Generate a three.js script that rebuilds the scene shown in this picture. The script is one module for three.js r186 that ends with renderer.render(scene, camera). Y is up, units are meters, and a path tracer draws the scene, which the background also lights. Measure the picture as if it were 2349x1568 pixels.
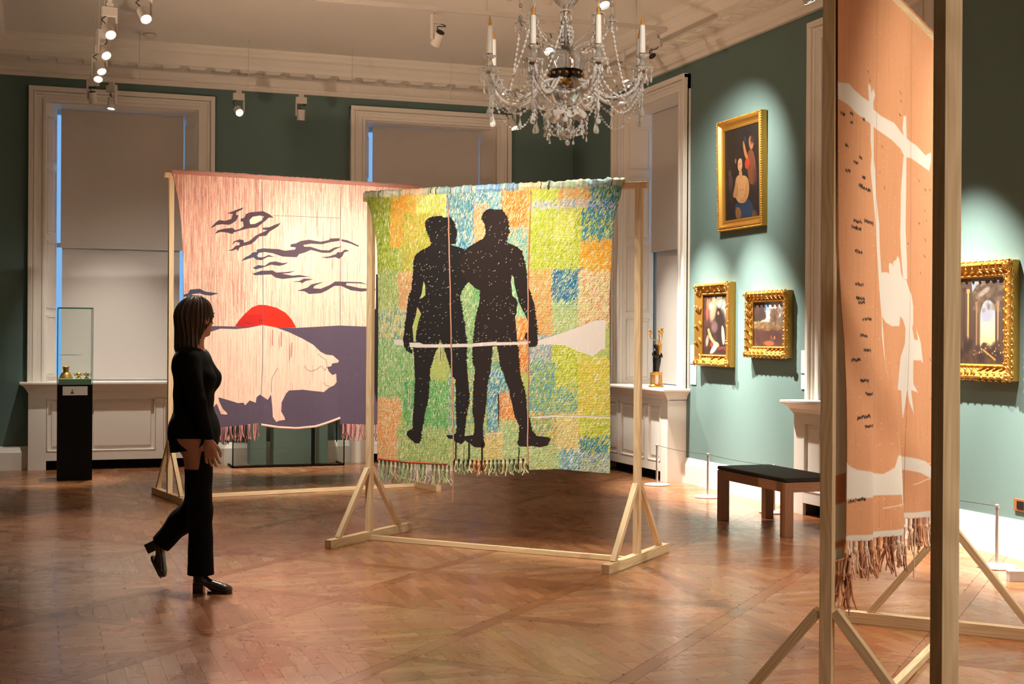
import * as THREE from 'three';
import { mergeGeometries, mergeVertices } from 'three/addons/utils/BufferGeometryUtils.js';
import { RoundedBoxGeometry } from 'three/addons/geometries/RoundedBoxGeometry.js';
import { MarchingCubes } from 'three/addons/objects/MarchingCubes.js';
import { ImprovedNoise } from 'three/addons/math/ImprovedNoise.js';

// ---------------------------------------------------------------- camera, sky, exposure
const scene = new THREE.Scene();
const W = 2349, H = 1568, FOCAL = 3150;
const camera = new THREE.PerspectiveCamera(2 * Math.atan(H / 2 / FOCAL) * 180 / Math.PI, W / H, 0.05, 60);
camera.position.set(0, 1.5, 0);
camera.rotation.order = 'YXZ';
camera.rotation.set(0, -19.2 * Math.PI / 180, 0.35 * Math.PI / 180);
camera.setViewOffset(W, H, 0, 10.5, W, H);
camera.focus = 9;
const SKY = new THREE.Color(0.22, 0.50, 0.92);
scene.background = SKY;
scene.backgroundIntensity = 1.0;
const renderer = new THREE.WebGLRenderer();
renderer.shadowMap.enabled = true;
renderer.toneMapping = THREE.LinearToneMapping;
renderer.toneMappingExposure = 1.0;
const LAMP_COLOR = new THREE.Color(1, 0.92, 0.80);     // warm gallery spots

// ---------------------------------------------------------------- helpers
let seed = 7;
function rnd() { seed = (seed * 1664525 + 1013904223) >>> 0; return seed / 4294967296; }
const rr = (a, b) => a + (b - a) * rnd();
const pick = (l) => l[Math.floor(rnd() * l.length)];
const noise = new ImprovedNoise();
const V3 = (x, y, z) => new THREE.Vector3(x, y, z);
const lerp = (a, b, t) => a + (b - a) * t;
const clamp = (x, a, b) => Math.min(b, Math.max(a, x));
const smooth = (a, b, x) => { const t = clamp((x - a) / (b - a), 0, 1); return t * t * (3 - 2 * t); };
const counts = {};
function numbered(name) { const k = counts[name] = (counts[name] ?? -1) + 1; return k ? name + '_' + String(k).padStart(3, '0') : name; }
function tag(o, label, category, group) { o.userData.label = label; o.userData.category = category; if (group) o.userData.group = group; return o; }
function thing(name, label, category, pos = [0, 0, 0], turn = 0, group) {
  const o = new THREE.Group(); o.name = numbered(name); scene.add(o); o.position.set(...pos); o.rotation.y = turn;
  return tag(o, label, category, group);
}
function plain(g) {                       // the same attributes on every geometry, so that any can be merged
  if (g.index) g = g.toNonIndexed();
  for (const k of Object.keys(g.attributes)) if (!['position', 'normal', 'uv'].includes(k)) g.deleteAttribute(k);
  if (!g.attributes.normal) g.computeVertexNormals();
  if (!g.attributes.uv) g.setAttribute('uv', new THREE.BufferAttribute(new Float32Array(g.attributes.position.count * 2), 2));
  return g;
}
const merge = (l) => l.length === 1 ? l[0] : mergeGeometries(l.map(plain));
function part(name, geo, mat, parent) {
  const m = new THREE.Mesh(Array.isArray(geo) ? merge(geo) : geo, mat);
  m.name = parent === scene ? numbered(name) : name; m.castShadow = m.receiveShadow = true; parent.add(m); return m;
}
function struct(name, geo, mat, parent = scene) { const m = part(name, geo, mat, parent); m.userData.kind = 'structure'; return m; }
function structGroup(name, pos = [0, 0, 0], turn = 0) { const o = new THREE.Group(); o.name = name; o.userData.kind = 'structure'; scene.add(o); o.position.set(...pos); o.rotation.y = turn; return o; }
function boxUV(g, sx, sy, sz) {           // uv in metres on a box-like geometry, from the dominant normal axis
  const p = g.attributes.position, n = g.attributes.normal, uv = g.attributes.uv;
  for (let i = 0; i < p.count; i++) {
    const ax = Math.abs(n.getX(i)), ay = Math.abs(n.getY(i)), az = Math.abs(n.getZ(i));
    if (ay >= ax && ay >= az) uv.setXY(i, p.getX(i), p.getZ(i)); else if (ax >= az) uv.setXY(i, p.getZ(i), p.getY(i)); else uv.setXY(i, p.getX(i), p.getY(i));
  }
  return g;
}
function bx(x0, x1, y0, y1, z0, z1, r = 0) {   // a box by its bounds, with rounded edges if r
  const g = r ? new RoundedBoxGeometry(x1 - x0, y1 - y0, z1 - z0, 2, r) : new THREE.BoxGeometry(x1 - x0, y1 - y0, z1 - z0);
  g.translate((x0 + x1) / 2, (y0 + y1) / 2, (z0 + z1) / 2);
  return boxUV(plain(g));
}
function bar(a, b, w, d, r = 0.002, roll = 0) { // square timber from a to b, uv along its length
  const A = V3(...a), B = V3(...b), L = A.distanceTo(B), g = plain(new RoundedBoxGeometry(w, L, d, 1, r));
  const p = g.attributes.position, n = g.attributes.normal, uv = g.attributes.uv, off = rnd() * 3;
  for (let i = 0; i < p.count; i++) uv.setXY(i, (Math.abs(n.getX(i)) > 0.5 ? p.getZ(i) : p.getX(i)) + off, p.getY(i) + off * 2);
  g.rotateY(roll);
  g.applyQuaternion(new THREE.Quaternion().setFromUnitVectors(V3(0, 1, 0), B.clone().sub(A).normalize()));
  return g.translate((A.x + B.x) / 2, (A.y + B.y) / 2, (A.z + B.z) / 2);
}
function cyl(r0, r1, h, seg = 20, y = 0) { const g = new THREE.CylinderGeometry(r1, r0, h, seg); return g.translate(0, y + h / 2, 0); }
function tube(pts, r, seg = 24, rad = 6, closed = false) { return new THREE.TubeGeometry(new THREE.CatmullRomCurve3(pts.map((p) => p.isVector3 ? p : V3(...p)), closed), seg, r, rad, closed); }
function lathe(pts, seg = 32) { return new THREE.LatheGeometry(pts.map(([r, y]) => new THREE.Vector2(r, y)), seg); }
function rod(a, b, r, seg = 10) {
  const A = V3(...a), B = V3(...b), g = new THREE.CylinderGeometry(r, r, A.distanceTo(B), seg);
  g.applyQuaternion(new THREE.Quaternion().setFromUnitVectors(V3(0, 1, 0), B.clone().sub(A).normalize()));
  return g.translate((A.x + B.x) / 2, (A.y + B.y) / 2, (A.z + B.z) / 2);
}
function extrude(pts, depth, bevel = 0) { // polygon in xy, pushed along +z
  const g = new THREE.ExtrudeGeometry(new THREE.Shape(pts.map(([x, y]) => new THREE.Vector2(x, y))), { depth, bevelEnabled: bevel > 0, bevelSize: bevel, bevelThickness: bevel, bevelSegments: 2, curveSegments: 8 });
  return plain(g);
}
function canvas(w, h, draw) {
  const c = document.createElement('canvas'); c.width = w; c.height = h;
  draw(c.getContext('2d'), w, h);
  const t = new THREE.CanvasTexture(c); t.colorSpace = THREE.SRGBColorSpace; t.wrapS = t.wrapT = THREE.RepeatWrapping; return t;
}
function dataTex(w, h, fn, srgb = false) {
  const a = new Uint8Array(w * h * 4);
  for (let y = 0; y < h; y++) for (let x = 0; x < w; x++) { const v = fn(x / w, y / h, x, y), i = (y * w + x) * 4; a[i] = v[0]; a[i + 1] = v[1]; a[i + 2] = v[2]; a[i + 3] = 255; }
  const t = new THREE.DataTexture(a, w, h); t.magFilter = THREE.LinearFilter; t.minFilter = THREE.LinearFilter; t.wrapS = t.wrapT = THREE.RepeatWrapping;
  if (srgb) t.colorSpace = THREE.SRGBColorSpace; t.needsUpdate = true; return t;
}
const rep = (t, x, y) => { const c = t.clone(); c.repeat.set(x, y); c.needsUpdate = true; return c; };
const pn = (u, v, fx, fy, z = 0) => {      // tileable noise over the unit square
  const a = u * Math.PI * 2, b = v * Math.PI * 2;
  return noise.noise(Math.cos(a) * fx / 6.283 + 11 + z, Math.sin(a) * fx / 6.283 + Math.cos(b) * fy / 6.283 + 5, Math.sin(b) * fy / 6.283 + z * 1.7);
};
const std = (o) => new THREE.MeshStandardMaterial(o);
const phys = (o) => new THREE.MeshPhysicalMaterial(o);
const lin = (r, g, b) => new THREE.Color().setRGB(r, g, b);

// ---------------------------------------------------------------- materials
const woodMap = dataTex(512, 512, (u, v) => {
  const warp = pn(u, v, 3, 2) * 0.5, g = Math.sin((u * 14 + warp * 6 + pn(u, v, 2, 1, 3)) * Math.PI * 2), f = pn(u, v, 90, 5, 2), k = clamp(0.92 + 0.03 * g + 0.07 * f, 0, 1);
  return [255 * k, 255 * Math.pow(k, 1.25), 255 * Math.pow(k, 1.7)];
}, true);
const grainMap = dataTex(1024, 512, (u, v) => {   // long grain along u
  const a = pn(u, v, 5, 60), b = pn(u, v, 12, 190, 4), c = pn(u, v, 3, 9, 8);
  const k = clamp(0.90 + 0.06 * a + 0.045 * b + 0.07 * c, 0.25, 1);
  return [255 * k, 255 * Math.pow(k, 1.15), 255 * Math.pow(k, 1.35)];
}, true);
const grainRough = dataTex(512, 512, (u, v) => { const k = clamp(0.80 + 0.14 * pn(u, v, 4, 7, 2) + 0.06 * pn(u, v, 20, 60, 5), 0, 1); return [255 * k, 255 * k, 255 * k]; });
const plasterBump = dataTex(512, 512, (u, v) => { const k = 128 + 60 * pn(u, v, 30, 30) + 40 * pn(u, v, 90, 90, 3); return [k, k, k]; });
const weaveBump = dataTex(256, 256, (u, v) => { const k = 128 + 90 * Math.sin(u * Math.PI * 64) * Math.sin(v * Math.PI * 64); return [k, k, k]; });
const M = {
  teal: std({ color: lin(0.118, 0.192, 0.182), roughness: 0.75, bumpMap: rep(plasterBump, 1, 1), bumpScale: 0.0006 }),
  white: std({ color: lin(0.80, 0.76, 0.70), roughness: 0.5 }),
  ceiling: std({ color: lin(0.82, 0.78, 0.71), roughness: 0.9, bumpMap: rep(plasterBump, 0.5, 0.5), bumpScale: 0.001 }),
  pine: std({ color: lin(0.86, 0.66, 0.41), roughness: 0.6, map: rep(woodMap, 4, 0.9) }),
  floorBase: std({ color: lin(0.03, 0.014, 0.007), roughness: 0.8 }),
  parquet: phys({ color: lin(0.40, 0.185, 0.082), roughness: 0.36, map: rep(grainMap, 1.1, 2.2), roughnessMap: rep(grainRough, 0.8, 0.8), vertexColors: true, specularIntensity: 1, clearcoat: 0.28, clearcoatRoughness: 0.14 }),
  blind: std({ color: lin(0.62, 0.58, 0.55), roughness: 0.9, bumpMap: rep(weaveBump, 3, 3), bumpScale: 0.0003 }),
  black: phys({ color: lin(0.0045, 0.0035, 0.0035), roughness: 0.75, specularIntensity: 0.35 }),
  void: std({ color: lin(0.006, 0.005, 0.005), roughness: 1 }),  // near-black that stands for shade inside the toe openings
  lampWhite: std({ color: lin(0.62, 0.58, 0.53), roughness: 0.45 }),
  cable: std({ color: lin(0.012, 0.01, 0.01), roughness: 0.5 }),
  steel: std({ color: lin(0.62, 0.60, 0.60), roughness: 0.3, metalness: 0.85 }),
  steelWhite: std({ color: lin(0.55, 0.53, 0.54), roughness: 0.4, metalness: 0.2 }),
  gold: std({ color: lin(0.58, 0.31, 0.065), roughness: 0.40, metalness: 0.85 }),
  goldBright: std({ color: lin(0.70, 0.41, 0.10), roughness: 0.30, metalness: 0.9 }),
  goldDark: std({ color: lin(0.28, 0.13, 0.03), roughness: 0.45, metalness: 0.7 }),
  bronze: std({ color: lin(0.02, 0.015, 0.012), roughness: 0.35, metalness: 0.5 }),
  marble: std({ color: lin(0.62, 0.50, 0.44), roughness: 0.3 }),
  walnut: std({ color: lin(0.30, 0.125, 0.05), roughness: 0.42, map: rep(woodMap, 5, 1.2) }),
  leather: phys({ color: lin(0.009, 0.006, 0.005), roughness: 0.6, specularIntensity: 0.5 }),
  pane: phys({ color: 0xffffff, transmission: 1, thickness: 0, roughness: 0, ior: 1.5 }),
  caseGlass: phys({ color: lin(0.93, 0.98, 0.96), transmission: 1, thickness: 0, roughness: 0, ior: 1.5 }),
  glassEdge: phys({ color: lin(0.25, 0.55, 0.50), roughness: 0.15, transmission: 0.5, thickness: 0 }),
  crystal: phys({ color: lin(0.95, 0.93, 0.90), transmission: 0.88, thickness: 0.02, roughness: 0.03, ior: 1.6 }),
  cut: phys({ color: lin(0.96, 0.94, 0.91), transmission: 0.5, thickness: 0.01, roughness: 0.06, ior: 1.6, specularIntensity: 1 }),
  wax: std({ color: lin(0.84, 0.80, 0.72), roughness: 0.5 }),
  amber: phys({ color: lin(0.95, 0.48, 0.08), roughness: 0.15, transmission: 0.5, thickness: 0.01, ior: 1.5 }),
  card: std({ color: lin(0.80, 0.80, 0.82), roughness: 0.8 }),
  greenBase: std({ color: lin(0.20, 0.34, 0.24), roughness: 0.8 }),
  caseTeal: std({ color: lin(0.150, 0.250, 0.230), roughness: 0.8 }),
  lens: new THREE.MeshStandardMaterial({ color: 0x111111, emissive: lin(1, 0.88, 0.7), emissiveIntensity: 12, roughness: 0.4 }),
  lensDim: std({ color: lin(0.01, 0.01, 0.01), roughness: 0.3 }),
};
// ---------------------------------------------------------------- the room
const ZB = -16.15, XR = 6.43, XL = -0.8, ZF = 4.2, CEIL = 4.75, SILL = 0.97, HEAD = 4.09;
const WIN_BACK = [{ c: 0.945, o: 0.83, k: 1.015 }, { c: 4.565, o: 0.83, k: 1.015 }], WIN_RIGHT = [{ c: -13.812, o: 0.77, k: 0.956 }, { c: -9.583, o: 0.70, k: 0.885 }];   // centre, half opening, half width over the casing

function wallWithHoles(len0, len1, holes) {                       // in xy, pushed back along -z by 0.5
  const s = new THREE.Shape([[len0, -0.1], [len1, -0.1], [len1, 5], [len0, 5]].map((p) => new THREE.Vector2(...p)));
  for (const [a, b, y0, y1] of holes) s.holes.push(new THREE.Path([[a, y0], [a, y1], [b, y1], [b, y0]].map((p) => new THREE.Vector2(...p))));
  return boxUV(plain(new THREE.ExtrudeGeometry(s, { depth: 0.5, bevelEnabled: false }).translate(0, 0, -0.5)));
}
struct('wall_back', wallWithHoles(XL - 0.5, XR + 0.5, WIN_BACK.map(({ c, o }) => [c - o, c + o, SILL, HEAD])).translate(0, 0, ZB), M.teal);
struct('wall_right', wallWithHoles(ZB, ZF + 0.5, WIN_RIGHT.map(({ c, o }) => [c - o, c + o, SILL, HEAD])).rotateY(-Math.PI / 2).translate(XR, 0, 0), M.teal);
struct('wall_left', bx(XL - 0.5, XL, -0.1, 5, ZB, ZF + 0.5), M.teal);
struct('wall_front', bx(XL, XR, -0.1, 5, ZF, ZF + 0.5), M.teal);
struct('ceiling', bx(XL - 0.5, XR + 0.5, CEIL, CEIL + 0.3, ZB - 0.5, ZF + 0.5), M.ceiling);

// floor: parquet of small blocks in square panels set at 45 degrees, framed by narrow strips
{
  const floor = structGroup('floor');
  part('subfloor', bx(XL, XR, -0.1, -0.0035, ZB, ZF), M.floorBase, floor);
  const P = 1.52, R2 = Math.SQRT2, side = P / R2, strip = 0.085, gap = 0.0007, blocks = [];
  const clip = (poly, a, b, c) => {                                // keep a*x + b*z <= c
    const out = [];
    for (let i = 0; i < poly.length; i++) {
      const p = poly[i], q = poly[(i + 1) % poly.length], dp = a * p[0] + b * p[1] - c, dq = a * q[0] + b * q[1] - c;
      if (dp <= 0) out.push(p);
      if ((dp < 0 && dq > 0) || (dp > 0 && dq < 0)) { const t = dp / (dp - dq); out.push([lerp(p[0], q[0], t), lerp(p[1], q[1], t)]); }
    }
    return out;
  };
  const room = (p) => clip(clip(clip(clip(p, 1, 0, XR - 0.02), -1, 0, -XL - 0.02), 0, 1, 0.5), 0, -1, -ZB - 0.02);
  const area = (p) => { let a = 0; for (let i = 0; i < p.length; i++) { const q = p[(i + 1) % p.length]; a += p[i][0] * q[1] - q[0] * p[i][1]; } return Math.abs(a) / 2; };
  const add = (poly, dir, tone) => { const p = room(poly); if (p.length > 2 && area(p) > 2e-4) blocks.push({ p, dir, tone }); };
  const uw = (u, v) => [(u + v) / 2, (u - v) / 2];                 // u = x + z, v = x - z
  for (let iu = -12; iu < 6; iu++) for (let iv = -2; iv < 16; iv++) {
    const u0 = -3.0 + iu * P, v0 = 7.93 + (iv - 4) * P, w = strip * R2, u1 = u0 + P - w, v1 = v0 + P - w, e = gap * 1.6;
    const cx = (u0 + v0 + P) / 2, cz = (u0 - v0) / 2;
    if (cx < XL - 1 || cx > XR + 1 || cz > 1.4 || cz < ZB - 1) continue;
    // frame strips on two sides
    const half = (u1 - u0) / 2;
    for (let k = 0; k < 2; k++) {
      add([uw(u0 + k * half + e, v1 + e), uw(u0 + (k + 1) * half - e, v1 + e), uw(u0 + (k + 1) * half - e, v1 + w - e), uw(u0 + k * half + e, v1 + w - e)], [1 / R2, 1 / R2], rr(0.7, 0.95));
      add([uw(u1 + e, v0 + k * half + e), uw(u1 + w - e, v0 + k * half + e), uw(u1 + w - e, v0 + (k + 1) * half - e), uw(u1 + e, v0 + (k + 1) * half - e)], [1 / R2, -1 / R2], rr(0.7, 0.95));
    }
    add([uw(u1 + e, v1 + e), uw(u1 + w - e, v1 + e), uw(u1 + w - e, v1 + w - e), uw(u1 + e, v1 + w - e)], [1 / R2, 1 / R2], rr(0.65, 0.85));
    // field of blocks running with the room
    const along = (iu + iv) % 2 === 0, base = rr(0.86, 1.08), L = 0.40, S = 0.082, reach = side * R2 / 2 + 0.1;
    const mx = (u0 + u1) / 4 + (v0 + v1) / 4, mz = (u0 + u1) / 4 - (v0 + v1) / 4;
    for (let r = -Math.ceil(reach / S); r <= reach / S; r++) for (let k = -3; k <= 3; k++) {
      const a0 = (k + (r % 2 ? 0.5 : 0)) * L, a1 = a0 + L, b0 = r * S, b1 = b0 + S, g = gap / 2;
      let q = [[a0 + g, b0 + g], [a1 - g, b0 + g], [a1 - g, b1 - g], [a0 + g, b1 - g]].map(([a, b]) => along ? [mx + a, mz + b] : [mx + b, mz + a]);
      q = clip(clip(clip(clip(q, 1, 1, u1 - e), -1, -1, -u0 - e), 1, -1, v1 - e), -1, 1, -v0 - e);
      if (q.length > 2) add(q, along ? [1, 0] : [0, 1], base * rr(0.86, 1.12));
    }
  }
  const geo = ({ p, dir, tone }) => {
    const n = p.length, pos = [], uv = [], col = [], ou = rnd() * 7, ov = rnd() * 7, cx = p.reduce((s, q) => s + q[0], 0) / n, cz = p.reduce((s, q) => s + q[1], 0) / n;
    const tint = [tone * rr(0.96, 1.06), tone * tone * rr(0.9, 1.04), tone * tone * tone * rr(0.8, 1.05)];
    let ar = 0; for (let i = 0; i < n; i++) { const q = p[(i + 1) % n]; ar += p[i][0] * q[1] - q[0] * p[i][1]; }
    const ring = ar > 0 ? [...p].reverse() : p;
    const v = (x, y, z) => { pos.push(x, y, z); uv.push((x * dir[0] + z * dir[1]) + ou, (x * -dir[1] + z * dir[0]) + ov); col.push(...tint); };
    const ins = (q) => { const l = Math.hypot(cx - q[0], cz - q[1]) || 1; return [q[0] + (cx - q[0]) / l * 0.0008, q[1] + (cz - q[1]) / l * 0.0008]; };
    for (let i = 1; i < n - 1; i++) for (const q of [ring[0], ring[i], ring[i + 1]]) v(...[ins(q)[0], 0, ins(q)[1]]);
    for (let i = 0; i < n; i++) {
      const a = ring[i], b = ring[(i + 1) % n], A = ins(a), B = ins(b);
      v(A[0], 0, A[1]); v(a[0], -0.003, a[1]); v(b[0], -0.003, b[1]); v(A[0], 0, A[1]); v(b[0], -0.003, b[1]); v(B[0], 0, B[1]);
    }
    const g = new THREE.BufferGeometry();
    g.setAttribute('position', new THREE.Float32BufferAttribute(pos, 3)); g.setAttribute('uv', new THREE.Float32BufferAttribute(uv, 2)); g.setAttribute('color', new THREE.Float32BufferAttribute(col, 3));
    g.computeVertexNormals(); return g;
  };
  const cs = Math.cos(0.3351), sn = Math.sin(0.3351);
  for (const b of blocks) {
    const x = b.p.reduce((s, q) => s + q[0], 0) / b.p.length, z = b.p.reduce((s, q) => s + q[1], 0) / b.p.length, d = x * sn - z * cs, s = x * cs + z * sn;
    b.shown = d > 3 && Math.abs(s / d) < 0.375 && 1.5 / d < 0.255 ? area(b.p) / (d * d * d) : 0;
  }
  blocks.sort((a, b) => b.shown - a.shown);
  blocks.slice(0, 290).forEach((b) => part('parquet_block', geo(b), M.parquet, floor));
  const rest = part('parquet', mergeGeometries(blocks.slice(290).map(geo)), M.parquet, floor); rest.userData.kind = 'stuff';
}

// skirting boards, and a plaster cornice with its blocks
function moulding(profile, a, b, mat, name, parent = scene) {     // from a to b in plan, room on the left-hand side of the run
  const A = V3(a[0], 0, a[1]), B = V3(b[0], 0, b[1]), g = extrude(profile, A.distanceTo(B)), d = B.clone().sub(A).normalize();
  const m = new THREE.Matrix4().makeBasis(V3(-d.z, 0, d.x), V3(0, 1, 0), d.clone().negate());   // shape x -> into the room
  g.applyMatrix4(m).translate(B.x, 0, B.z);
  const mesh = struct(name, boxUV(plain(g)), mat, parent); return mesh;
}
const SKIRT = [[0, 0], [0.04, 0], [0.04, 0.195], [0.034, 0.205], [0.010, 0.256], [0, 0.262]];
const gaps = (list, a, b) => { const out = []; let s = a; for (const [p, q] of list) { if (p > s) out.push([s, p]); s = q; } if (b > s) out.push([s, b]); return out; };
gaps(WIN_BACK.map(({ c }) => [c - 1.0, c + 1.0]), XL, XR).forEach(([a, b], i) => moulding(SKIRT, [a, ZB], [b, ZB], M.white, ['baseboard_back', 'baseboard_back_middle', 'baseboard_back_corner'][i]));
gaps(WIN_RIGHT.map(({ c }) => [c - 0.85, c + 0.87]), ZB, ZF).forEach(([a, b], i) => moulding(SKIRT, [XR, a], [XR, b], M.white, ['baseboard_right_corner', 'baseboard_right_middle', 'baseboard_right'][i]));
// the runs above go along +x on the back wall and +z on the right wall: both have the room on the same hand
const CORN = [[0, 4.36], [0.045, 4.36], [0.05, 4.40], [0.075, 4.41], [0.085, 4.45], [0.12, 4.49], [0.15, 4.495], [0.15, 4.53], [0.36, 4.53], [0.365, 4.575], [0.39, 4.60], [0.42, 4.645], [0.455, 4.665], [0.455, 4.70], [0.48, 4.72], [0.49, 4.75], [0, 4.75]];
{
  const cb = moulding(CORN, [XL, ZB], [XR, ZB], M.ceiling, 'trim_1'), cr = moulding(CORN, [XR, ZB], [XR, ZF], M.ceiling, 'trim_2');
  const block = merge([bx(-0.085, 0.085, 4.505, 4.532, 0.005, 0.16, 0.008), bx(-0.10, 0.10, 4.519, 4.532, 0, 0.185, 0.004)]);
  for (let x = 0.02; x < XR - 0.2; x += 0.285) { const m = part('modillion', block, M.ceiling, cb); m.position.set(x, 0, ZB + 0.15); }
  for (let z = ZB + 0.35; z < -3; z += 0.285) { const m = part('modillion', block, M.ceiling, cr); m.position.set(XR - 0.15, 0, z); m.rotation.y = -Math.PI / 2; }
  const o = new THREE.Matrix4();
  const cl = extrude(CORN, ZF - ZB); cl.translate(XL, 0, ZB); struct('trim_3', cl, M.ceiling);
}

// windows: casing, splayed panelled reveals, sash with its panes (local: x along the wall, z into the room, wall face at z = 0)
function makeWindow(n, pos, turn, OPEN, CAS) {
  const w = structGroup('window_' + n, pos, turn), L = -OPEN, Rr = OPEN;
  part('casing', [bx(-CAS, L, SILL, 4.25, 0, 0.045, 0.004), bx(-CAS, -CAS + 0.05, SILL, 4.25, 0.02, 0.085, 0.008), bx(-CAS + 0.055, -CAS + 0.085, SILL, 4.22, 0.03, 0.062, 0.008), bx(L - 0.035, L, SILL, HEAD, 0.03, 0.06, 0.008)], M.white, w);
  part('casing', [bx(Rr, CAS, SILL, 4.25, 0, 0.045, 0.004), bx(CAS - 0.05, CAS, SILL, 4.25, 0.02, 0.085, 0.008), bx(CAS - 0.085, CAS - 0.055, SILL, 4.22, 0.03, 0.062, 0.008), bx(Rr, Rr + 0.035, SILL, HEAD, 0.03, 0.06, 0.008)], M.white, w);
  part('casing', [bx(-CAS, CAS, HEAD, 4.25, 0, 0.044, 0.004), bx(-CAS, CAS, 4.20, 4.252, 0.02, 0.086, 0.008), bx(-CAS + 0.055, CAS - 0.055, 4.165, 4.195, 0.03, 0.061, 0.008), bx(-OPEN - 0.035, OPEN + 0.035, HEAD, HEAD + 0.035, 0.03, 0.059, 0.008)], M.white, w);
  for (const s of [-1, 1]) {                                       // splayed shutter boxes
    const a = [s * OPEN, -0.01], b = [s * (OPEN - 0.125), -0.33], len = Math.hypot(b[0] - a[0], b[1] - a[1]), g = [];
    const rev = part('reveal', extrude([[a[0], 0], [b[0], -b[1]], [s * OPEN, -b[1]]].map(([x, y]) => [x, y]), HEAD - SILL).rotateX(-Math.PI / 2).translate(0, SILL, 0), M.white, w);
    for (const [y0, y1] of [[1.02, 1.72], [1.80, 2.55], [2.63, 3.35], [3.43, 3.94]]) {
      const fr = merge([bx(0.04, len - 0.04, y0, y0 + 0.025, 0, 0.012, 0.004), bx(0.04, len - 0.04, y1 - 0.025, y1, 0, 0.012, 0.004), bx(0.04, 0.06, y0, y1, 0, 0.012, 0.004), bx(len - 0.06, len - 0.04, y0, y1, 0, 0.012, 0.004), bx(0.07, len - 0.07, y0 + 0.035, y1 - 0.035, 0, 0.007, 0.003)]);
      const N = V3(-s * 0.32, 0, 0.125).normalize(), st = s < 0 ? a : b;
      const m = new THREE.Matrix4().makeBasis(V3(N.z, 0, -N.x), V3(0, 1, 0), N);
      part('shutter_panel', fr.applyMatrix4(m).translate(st[0], 0, st[1]), M.white, rev);
    }
  }
  part('window_board', bx(-OPEN, OPEN, SILL - 0.03, SILL + 0.004, -0.46, 0.0), M.white, w);
  part('soffit', bx(-OPEN, OPEN, HEAD - 0.012, HEAD + 0.002, -0.46, 0.0), M.white, w);
  const sash = part('sash', [bx(-OPEN + 0.125, OPEN - 0.125, SILL, SILL + 0.06, -0.47, -0.42), bx(-OPEN + 0.125, OPEN - 0.125, HEAD - 0.07, HEAD, -0.47, -0.42), bx(-OPEN + 0.125, OPEN - 0.125, 2.50, 2.55, -0.47, -0.42), bx(-0.25, -0.22, SILL, HEAD, -0.46, -0.43), bx(0.22, 0.25, SILL, HEAD, -0.46, -0.43)], M.white, w);
  for (const [x0, x1] of [[-OPEN + 0.09, -0.25], [-0.22, 0.22], [0.25, OPEN - 0.09]]) for (const [y0, y1] of [[SILL + 0.06, 2.50], [2.55, HEAD - 0.07]]) {
    const g = new THREE.PlaneGeometry(x1 - x0, y1 - y0); part('pane', g.translate((x0 + x1) / 2, (y0 + y1) / 2, -0.445), M.pane, sash);
  }
  part('outer_frame', [bx(-OPEN - 0.01, -OPEN + 0.10, SILL, HEAD, -0.49, -0.40), bx(OPEN - 0.10, OPEN + 0.01, SILL, HEAD, -0.49, -0.40)], M.white, w);
  return w;
}
WIN_BACK.forEach(({ c, o, k }, i) => makeWindow(i + 1, [c, 0, ZB], 0, o, k));
WIN_RIGHT.forEach(({ c, o, k }, i) => makeWindow(i + 3, [XR, 0, c], -Math.PI / 2, o, k));

// two roller blinds to each window
function blind(pos, turn, lower, label, OPEN) {
  const t = thing('roller_blind', label, 'blind', pos, turn, undefined);
  const z = lower ? -0.345 : -0.285, x0 = -OPEN + (lower ? 0.184 : 0.166), x1 = OPEN - (lower ? 0.165 : 0.132), y0 = lower ? SILL + 0.025 : 2.50, y1 = lower ? 2.62 : HEAD - 0.02;
  const g = new THREE.BoxGeometry(x1 - x0, y1 - y0, 0.003, 8, 16, 1); part('fabric', plain(boxUV(plain(g.translate((x0 + x1) / 2, (y0 + y1) / 2, z)))), M.blind, t);
  part('bottom_bar', bx(x0, x1, y0 - 0.012, y0 + 0.012, z - 0.006, z + 0.006, 0.004), M.blind, t);
  if (!lower) part('roller', rod([x0, HEAD - 0.045, z - 0.02], [x1, HEAD - 0.045, z - 0.02], 0.024, 16), M.blind, t);
  else part('roller', rod([x0, 2.60, z - 0.02], [x1, 2.60, z - 0.02], 0.018, 16), M.blind, t);
  return t;
}
const BL = [['window behind the small glass showcase', [WIN_BACK[0].c, 0, ZB], 0], ['window behind the two woven tapestries', [WIN_BACK[1].c, 0, ZB], 0], ['side window holding the candelabra', [XR, 0, WIN_RIGHT[0].c], -Math.PI / 2], ['side window behind the brown tapestry', [XR, 0, WIN_RIGHT[1].c], -Math.PI / 2]];
BL.forEach(([where, p, t], i) => { const o = [...WIN_BACK, ...WIN_RIGHT][i].o; blind(p, t, false, 'upper grey roller blind drawn over the ' + where, o); blind(p, t, true, 'lower pale roller blind drawn to the sill of the ' + where, o); });

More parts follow.
